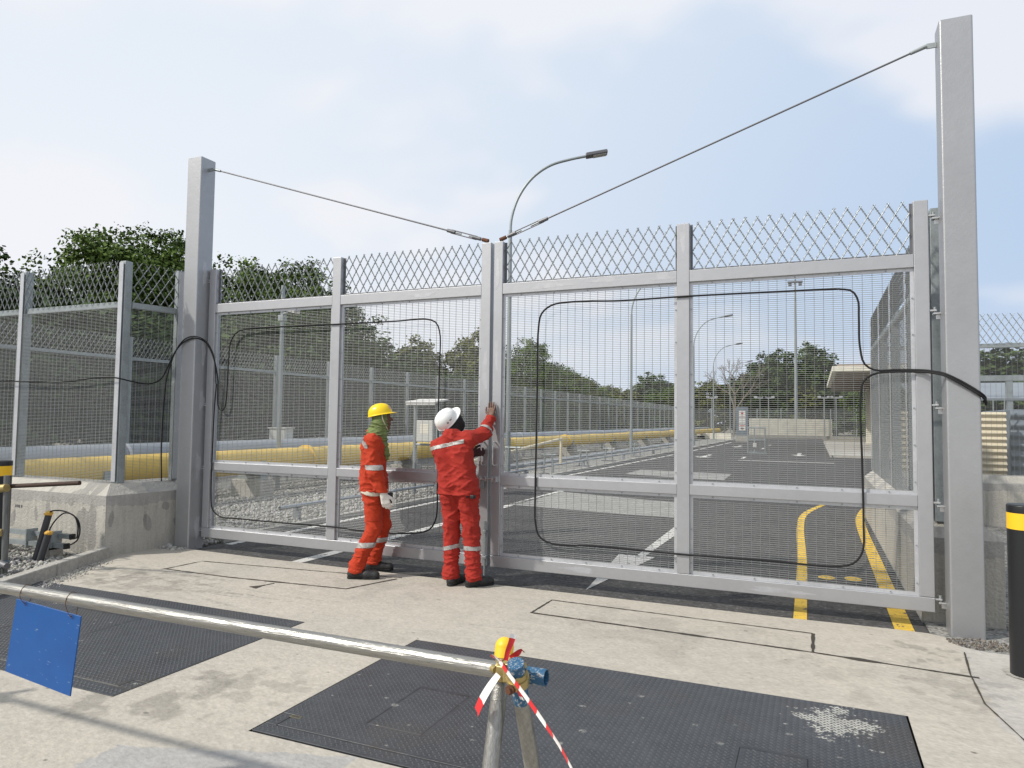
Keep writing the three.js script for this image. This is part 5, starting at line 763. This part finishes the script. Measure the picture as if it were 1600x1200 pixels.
function shoe(heel, toe, ankle) { // safety shoe with a flat sole
  const d = V(...toe).sub(V(...heel)).normalize(), s = [d.z, 0, -d.x], mid = add(heel, [toe[0] - heel[0], 0, toe[2] - heel[2]], 0.55), caps = [C(add(heel, [0, 0.045, 0]), add(mid, [0, 0.04, 0]), 0.041, 0.043), C(add(mid, [0, 0.04, 0]), add(toe, [-d.x * 0.04, 0.038, -d.z * 0.04]), 0.046, 0.044), C(add(heel, [d.x * 0.03, 0.05, d.z * 0.03]), ankle, 0.046, 0.052)], f = blend(caps, 0.04);
  const sole = blend([C(add(heel, [0, 0.012, 0]), add(mid, [0, 0.012, 0]), 0.042, 0.046), C(add(mid, [0, 0.012, 0]), add(toe, [-d.x * 0.042, 0.012, -d.z * 0.042]), 0.048, 0.046)], 0.02);
  return { upper: meshField(p => Math.max(f(p) + 0.0015 * PN.noise(p[0] * 70, p[1] * 70, p[2] * 70), 0.022 - p[1]), bounds(caps, 0.02), 0.006), sole: meshField(p => Math.max(sole(p), p[1] - 0.026, 0.002 - p[1]), bounds([C(heel, toe, 0.08)], 0.0), 0.006) };
}
const folds = (p, a, s1, s2, seed) => { const n = PN.noise(p[0] * s1 + seed, p[1] * s2, p[2] * s1), m = PN.noise(p[0] * s1 * 2.1 + p[1] * 9, p[1] * s2 * 1.9 + seed, p[2] * s1 * 2.1 - p[1] * 7); const q = Math.max(0, 1 - Math.abs(n) * 2.6), k = Math.max(0, 1 - Math.abs(m) * 3); return a * (q * q * 1.25 + k * k * 0.75 - 0.55); };
const skinM = mat({ color: rgb(0.13, 0.062, 0.038), roughness: 0.6 }), clothBump = tex(256, 256, (i, j) => 0.5 + 0.25 * Math.sin(i * Math.PI / 2) * Math.sin(j * Math.PI / 2) + 0.12 * tFine[(j * 2) * N + i * 2], false, 14);
const clothM = (r, g, b) => mat({ map: shadeTex(r, g, b, 0.07, 0.06, 3), roughness: 0.88, bumpMap: clothBump, bumpScale: 0.0012 });
const orangeM = clothM(0.42, 0.032, 0.005), redM = clothM(0.33, 0.018, 0.009), stripeM = mat({ map: shadeTex(0.35, 0.33, 0.31, 0.08, 0.06, 6), roughness: 0.45 }), shoeM = mat({ map: shadeTex(0.018, 0.018, 0.018, 0.4, 0.3, 6), roughness: 0.55 });

function worker(o) {
  const t = thing('person', o.label, 'person'), J = o.J;
  // continuous body under the clothes, with finer head and hands merged in
  const bc = [C(J.neck, J.head, 0.052, 0.05), C(J.chestL, J.waistL, 0.09), C(J.chestR, J.waistR, 0.09), C(J.waistL, J.hipL, 0.09), C(J.waistR, J.hipR, 0.09), C(J.neck, J.shL, 0.05, 0.05), C(J.neck, J.shR, 0.05, 0.05), C(J.shL, J.elL, 0.048, 0.04), C(J.shR, J.elR, 0.048, 0.04), C(J.elL, J.wrL, 0.04, 0.027), C(J.elR, J.wrR, 0.04, 0.027), C(J.hipL, J.knL, 0.075, 0.052), C(J.hipR, J.knR, 0.075, 0.052), C(J.knL, J.anL, 0.052, 0.038), C(J.knR, J.anR, 0.052, 0.038)];
  const H = headField(J.head, o.face, o.up), hR = handCaps(...o.handR), hL = handCaps(...o.handL);
  part('body', [meshField(blend(bc, 0.05), bounds(bc), 0.014), meshField(H.field, H.box, 0.0045), handMesh(hR), handMesh(hL)].map(clean), skinM, t);
  // trousers
  const tr = [C(add(J.hipL, [0, 0.05, 0]), J.hipL, 0.118), C(add(J.hipR, [0, 0.05, 0]), J.hipR, 0.118), C(J.hipL, J.knL, 0.104, 0.080), C(J.hipR, J.knR, 0.104, 0.080), C(J.knL, J.anL, 0.080, 0.072), C(J.knR, J.anR, 0.080, 0.072), C(J.anL, add(J.anL, [0, -0.06, 0]), 0.076), C(J.anR, add(J.anR, [0, -0.06, 0]), 0.076)], tf = blend(tr, 0.03);
  const tg = meshField(p => { const d = tf(p); return Math.max(Math.abs(d) < 0.04 ? d - folds(p, 0.011, 5.5, p[1] < 0.3 ? 20 : 8, o.seed) : d, 0.062 + 0.012 * PN.noise(p[0] * 12, 1, p[2] * 12) - p[1], p[1] - (o.hem + 0.05)); }, bounds(tr), 0.008);
  const [ta0, tb] = splitBy(tg, o.legStripe); const [ta, tp] = splitBy(Object.assign(ta0, { index: { array: Uint32Array.from({ length: ta0.attributes.position.count }, (_, i) => i) } }), o.pocket); ta0.index = null; part('trousers', ta, o.cloth, t); if (tp.attributes.position.count) part('pocket', tp, o.cloth, t); part('reflective_stripe', tb, stripeM, t);
  // jacket with sleeves
  const jk = [C(J.chestL, J.waistL, 0.122, 0.118), C(J.chestR, J.waistR, 0.122, 0.118), C(J.waistL, [J.hipL[0], o.hem - 0.02, J.hipL[2]], 0.118, 0.132), C(J.waistR, [J.hipR[0], o.hem - 0.02, J.hipR[2]], 0.118, 0.132), C(J.neck, J.shL, 0.075, 0.078), C(J.neck, J.shR, 0.075, 0.078), C(J.neck, add(J.neck, [0, 0.05, 0]), 0.07, 0.066), C(J.shL, J.elL, 0.078, 0.066), C(J.shR, J.elR, 0.078, 0.066), C(J.elL, J.wrL, 0.064, 0.05), C(J.elR, J.wrR, 0.064, 0.05)], jf = blend(jk, 0.045);
  const wl = V(...J.wrL).sub(V(...J.elL)).normalize(), wr = V(...J.wrR).sub(V(...J.elR)).normalize(), plane = (p, w, n) => Math.hypot(p[0] - w[0], p[1] - w[1], p[2] - w[2]) < 0.13 ? (p[0] - w[0]) * n.x + (p[1] - w[1]) * n.y + (p[2] - w[2]) * n.z : -1;
  const jg = meshField(p => { const d = jf(p); return Math.max(Math.abs(d) < 0.04 ? d - folds(p, 0.011, 5, 7.5, o.seed + 5) - o.crease(p) : d, o.hem + 0.012 * PN.noise(p[0] * 8, 2, p[2] * 8) - p[1], plane(p, J.wrL, wl), plane(p, J.wrR, wr), Math.hypot(p[0] - J.neck[0], p[2] - J.neck[2]) < 0.125 ? p[1] - (J.neck[1] + 0.085) : -1); }, bounds(jk), 0.0075);
  const [ja, jb] = splitBy(jg, o.torsoStripe); part('jacket', ja, o.cloth, t); part('reflective_stripe', jb, stripeM, t);
  for (const s of ['L', 'R']) { const sh = shoe(...o['foot' + s], add(J['an' + s], [0, 0.015, 0])), m = part('shoe', sh.upper, shoeM, t); part('sole', sh.sole, M.rubber, m); }
  return { t, H, hL, hR };
}
{ // watching worker: orange coverall, green neck scarf, yellow helmet; local axes f (facing), y, r (his right, towards the apron)
  const O = [-2.70, 0, 0.36], F = V(0.905, 0, -0.425), R = V(0.425, 0, 0.905), L = (f, y, r) => [O[0] + F.x * f + R.x * r, y, O[2] + F.z * f + R.z * r];
  const J = { head: L(0.06, 1.60, 0), neck: L(0.0, 1.42, 0), chestL: L(-0.005, 1.28, -0.085), chestR: L(-0.005, 1.28, 0.085), waistL: L(-0.005, 1.0, -0.06), waistR: L(-0.005, 1.0, 0.06), hipL: L(0.015, 0.885, -0.085), hipR: L(0.0, 0.885, 0.085), shL: L(0.0, 1.36, -0.175), shR: L(0.0, 1.36, 0.175), elL: L(-0.02, 1.08, -0.235), elR: L(0.045, 1.07, 0.235), wrL: L(0.02, 0.86, -0.235), wrR: L(0.135, 0.845, 0.235), knL: L(0.085, 0.48, -0.15), knR: L(0.03, 0.49, 0.13), anL: L(-0.02, 0.12, -0.22), anR: L(-0.125, 0.12, 0.175) };
  const w = worker({ label: 'person in orange coverall, yellow helmet and green scarf, standing with arm at side', J, seed: 3, cloth: orangeM, hem: 0.86, face: [0.92, 0.10, -0.38], up: [-0.1, 1, 0.05], crease: p => 0,
    handR: [J.wrR, [F.x * 0.28, -0.95, F.z * 0.28], [-R.x, -0.1, -R.z], [F.x, 0.2, F.z], [0.42, 0.45, 0.5, 0.55], 0.05], handL: [J.wrL, [F.x * 0.1, -0.95, F.z * 0.1], [R.x, 0, R.z], [F.x, 0.4, F.z], [0.4, 0.4, 0.45, 0.5], 0.05],
    pocket: p => { const d = [p[0] - O[0], p[2] - O[2]], r = d[0] * R.x + d[1] * R.z, f = d[0] * F.x + d[1] * F.z - 0.14 * (p[1] - 0.65); return r > 0.06 && f > -0.03 && f < 0.10 && p[1] > 0.57 && p[1] < 0.73; },
    footR: [L(-0.175, 0, 0.185), L(0.105, 0, 0.20)], footL: [L(-0.085, 0, -0.22), L(0.19, 0, -0.20)],
    legStripe: p => { const y = p[1] - 0.02 * Math.sin(p[0] * 9); return y > 0.29 && y < 0.34; },
    torsoStripe: p => { const d = [p[0] - O[0], 0, p[2] - O[2]], r = d[0] * R.x + d[2] * R.z, f = d[0] * F.x + d[2] * F.z; return (Math.abs(r) > 0.165 && p[1] > 1.085 && p[1] < 1.135 && f > -0.06) || (f < -0.03 && p[1] > 1.30 && p[1] + f * 1.1 < 1.30 && p[1] + f * 1.1 > 1.235); } });
  part('waistband', meshField(p => Math.max(blend([C(J.hipL, add(J.hipL, [0, -0.08, 0]), 0.126), C(J.hipR, add(J.hipR, [0, -0.08, 0]), 0.126)], 0.05)(p), p[1] - 0.868 - 0.012 * Math.sin(p[0] * 14), 0.838 - p[1] - 0.02 * Math.sin(p[0] * 14)), [[J.hipR[0] - 0.3, 0.78, 0.05], [J.hipR[0] + 0.3, 0.92, 0.75]], 0.008), mat({ color: rgb(0.60, 0.55, 0.45), roughness: 0.9 }), w.t);
  part('glove', handMesh(w.hR, 0.0032), mat({ map: shadeTex(0.66, 0.63, 0.58, 0.12, 0.1, 8), roughness: 0.95 }), w.t); part('glove', handMesh(w.hL, 0.0032), mat({ map: shadeTex(0.66, 0.63, 0.58, 0.12, 0.1, 8), roughness: 0.95 }), w.t);
  part('belt_pouch', [(() => { const g = new RoundedBoxGeometry(0.05, 0.11, 0.07, 2, 0.015); g.rotateY(0.43); g.translate(...L(0.19, 0.80, 0.14)); return clean(g); })()], M.black, w.t);
  { // scarf wrapped over head and neck, a fold hanging on the chest
    const hc = J.head, sc = [C(add(hc, [0, 0.01, 0]), add(hc, [0, -0.05, 0]), 0.094, 0.094), C(add(hc, [0, -0.06, 0]), L(0.015, 1.43, 0), 0.085, 0.083), C(L(0.015, 1.45, -0.045), L(0.015, 1.45, 0.045), 0.082), C(L(0.01, 1.405, -0.09), L(0.01, 1.405, 0.09), 0.068, 0.068), C(L(0.07, 1.39, 0.03), L(0.118, 1.26, 0.05), 0.065, 0.035), C(L(0.118, 1.26, 0.05), L(0.135, 1.185, 0.055), 0.034, 0.018)], sf = blend(sc, 0.04), fc = add(hc, [F.x * 0.125, 0.0, F.z * 0.125]), fo = [C(add(fc, [0, 0.03, 0]), add(fc, [0, -0.055, 0]), 0.082, 0.072)];
    part('scarf', meshField(p => { let d = sf(p); if (Math.abs(d) < 0.04) d -= folds(p, 0.012, 5, 24, 11); return Math.max(d, -cap(p, fo[0]), p[1] - (hc[1] + 0.05)); }, bounds(sc), 0.0062), mat({ map: shadeTex(0.145, 0.185, 0.065, 0.25, 0.12, 5), roughness: 0.9, bumpMap: clothBump, bumpScale: 0.0012 }), w.t);
  }
  const hF = V(0.89, 0.20, -0.40), hU = V(-0.22, 1, 0.08), hp = add(J.head, [-F.x * 0.008, 0.045, -F.z * 0.008]);
  const hm = helmetGeo({ scale: 0.9 }), he = part('helmet', place(hm.g, hp, hF, hU), mat({ color: rgb(0.86, 0.60, 0.006), roughness: 0.32 }), w.t);
  part('sticker', place(helmetGeo({ scale: 0.9 }, -0.42, 0.42, 0.62, 0.86, false, 0.0012).g, hp, hF, hU), mat({ color: rgb(0.62, 0.36, 0.28), roughness: 0.5 }), he);
  part('chin_strap', [cord([w.H.at(0.03, 0.05, 0.098), w.H.at(0.035, 0.0, 0.100), w.H.at(0.05, -0.06, 0.082), w.H.at(0.065, -0.118, 0.03), w.H.at(0.06, -0.125, -0.02)], 0.0045, 6, 8)], mat({ color: rgb(0.6, 0.52, 0.40), roughness: 0.8 }), he);
}
{ // pushing worker seen from behind: red coverall, black hood, white helmet
  const J = { head: [-1.825, 1.575, 0.34], neck: [-1.775, 1.425, 0.415], chestL: [-1.845, 1.285, 0.41], chestR: [-1.675, 1.315, 0.40], waistL: [-1.765, 1.0, 0.40], waistR: [-1.635, 1.0, 0.395], hipL: [-1.775, 0.885, 0.395], hipR: [-1.605, 0.89, 0.385], shL: [-1.91, 1.335, 0.40], shR: [-1.605, 1.405, 0.38], elL: [-1.955, 1.14, 0.22], elR: [-1.525, 1.465, 0.205], wrL: [-1.705, 1.25, 0.10], wrR: [-1.512, 1.622, 0.062], knL: [-1.775, 0.48, 0.37], knR: [-1.572, 0.485, 0.35], anL: [-1.76, 0.12, 0.40], anR: [-1.53, 0.12, 0.38] };
  const w = worker({ label: 'person in red coverall and white helmet reaching up to push the gate leaves together', J, seed: 17, cloth: redM, hem: 0.875, face: [0.56, 0.62, -0.30], up: [-0.30, 0.62, 0.72], crease: p => 0.011 * Math.pow(Math.max(0, Math.sin((p[1] * 1.0 - (p[0] + 1.7) * 0.75 + 0.02 * PN.noise(p[0] * 9, p[1] * 9, 4)) * 52)), 2) * sstep(1.22, 1.05, p[1]) * sstep(0.9, 0.98, p[1]) * sstep(-1.87, -1.7, p[0]),
    handR: [J.wrR, [-0.02, 0.98, -0.16], [0.05, -0.2, -1], [-1, 0, 0], [0.1, 0.05, 0.08, 0.12], 0.16, 0.95, 0.2], handL: [J.wrL, [0.92, 0.3, -0.3], [0.1, -0.1, -1], [-0.2, 1, 0], [0.75, 0.8, 0.8, 0.85], 0.03, 0.95],
    pocket: p => (p[2] > 0.40 && p[1] > 0.73 && p[1] < 0.855 && ((p[0] > -1.84 && p[0] < -1.735) || (p[0] > -1.645 && p[0] < -1.54))) || (p[0] > -1.53 && p[1] > 0.52 && p[1] < 0.68),
    footL: [[-1.742, 0, 0.435], [-1.735, 0, 0.175]], footR: [[-1.56, 0, 0.40], [-1.40, 0, 0.20]],
    legStripe: p => { const y = p[1] + (p[0] < -1.66 ? -0.25 * (p[0] + 1.745) : 0.05 * (p[0] + 1.55)); return y > 0.35 && y < 0.388; },
    torsoStripe: p => { const y = p[1] - 0.23 * (p[0] + 1.76), e = V(...J.elR), a = V(...J.wrR).sub(e).normalize(), u = (p[0] - e.x) * a.x + (p[1] - e.y) * a.y + (p[2] - e.z) * a.z, near = Math.hypot(p[0] - e.x, p[1] - e.y, p[2] - e.z) < 0.12; return (p[2] > 0.36 && p[0] < -1.60 && y > 1.338 && y < 1.374) || (near && u > 0.03 && u < 0.058); } });
  part('glove', handMesh(w.hL, 0.0032), mat({ color: rgb(0.045, 0.012, 0.014), roughness: 0.8 }), w.t);
  for (const [x, y] of [[-1.565, 0.875], [-1.50, 0.868]]) part('belt_pouch', [(() => { const g = new RoundedBoxGeometry(0.045, 0.035, 0.05, 2, 0.01); g.translate(x, y, 0.475); return clean(g); })()], M.black, w.t);
  const hc = J.head, hood = [C(w.H.at(-0.005, 0.02, 0), w.H.at(0.0, -0.03, 0), 0.086, 0.086), C(w.H.at(0.03, -0.03, 0), w.H.at(0.03, -0.08, 0), 0.085, 0.075), C(w.H.at(-0.01, -0.06, 0), J.neck, 0.072, 0.075)];
  const hf = blend(hood, 0.04); part('hood', meshField(p => { let d = hf(p); if (Math.abs(d) < 0.04) d -= folds(p, 0.004, 12, 20, 5); return d; }, bounds(hood), 0.007), mat({ color: rgb(0.012, 0.012, 0.013), roughness: 0.9 }), w.t);
  const hF = V(0.577, 0.65, -0.227), hU = V(-0.25, 0.5, 0.82), hp = w.H.at(-0.012, 0.048, 0);
  const hm = helmetGeo({ ridges: true, scale: 0.86 }), he = part('helmet', place(hm.g, hp, hF, hU), mat({ color: rgb(0.80, 0.80, 0.78), roughness: 0.3 }), w.t);
  const marks = []; const dot = (th, tt, s) => { const p = hm.pt(th, tt), g = new THREE.SphereGeometry(s, 8, 6); g.scale(1, 1, 0.5); g.translate(...p); marks.push(clean(g)); };
  for (let i = 0; i < 7; i++) { const a = i / 7 * 6.28; dot(1.62 + 0.07 * Math.cos(a), 0.80 + 0.045 * Math.sin(a), 0.0045); } for (const [a, b] of [[1.38, 0.78], [1.34, 0.83], [1.27, 0.76], [1.24, 0.80], [1.22, 0.84], [1.10, 0.78]]) dot(a, b, 0.005);
  part('logo_mark', place(join(marks), hp, hF, hU), M.steelDark, he);
}
console.log('workers ready');
renderer.render(scene, camera);
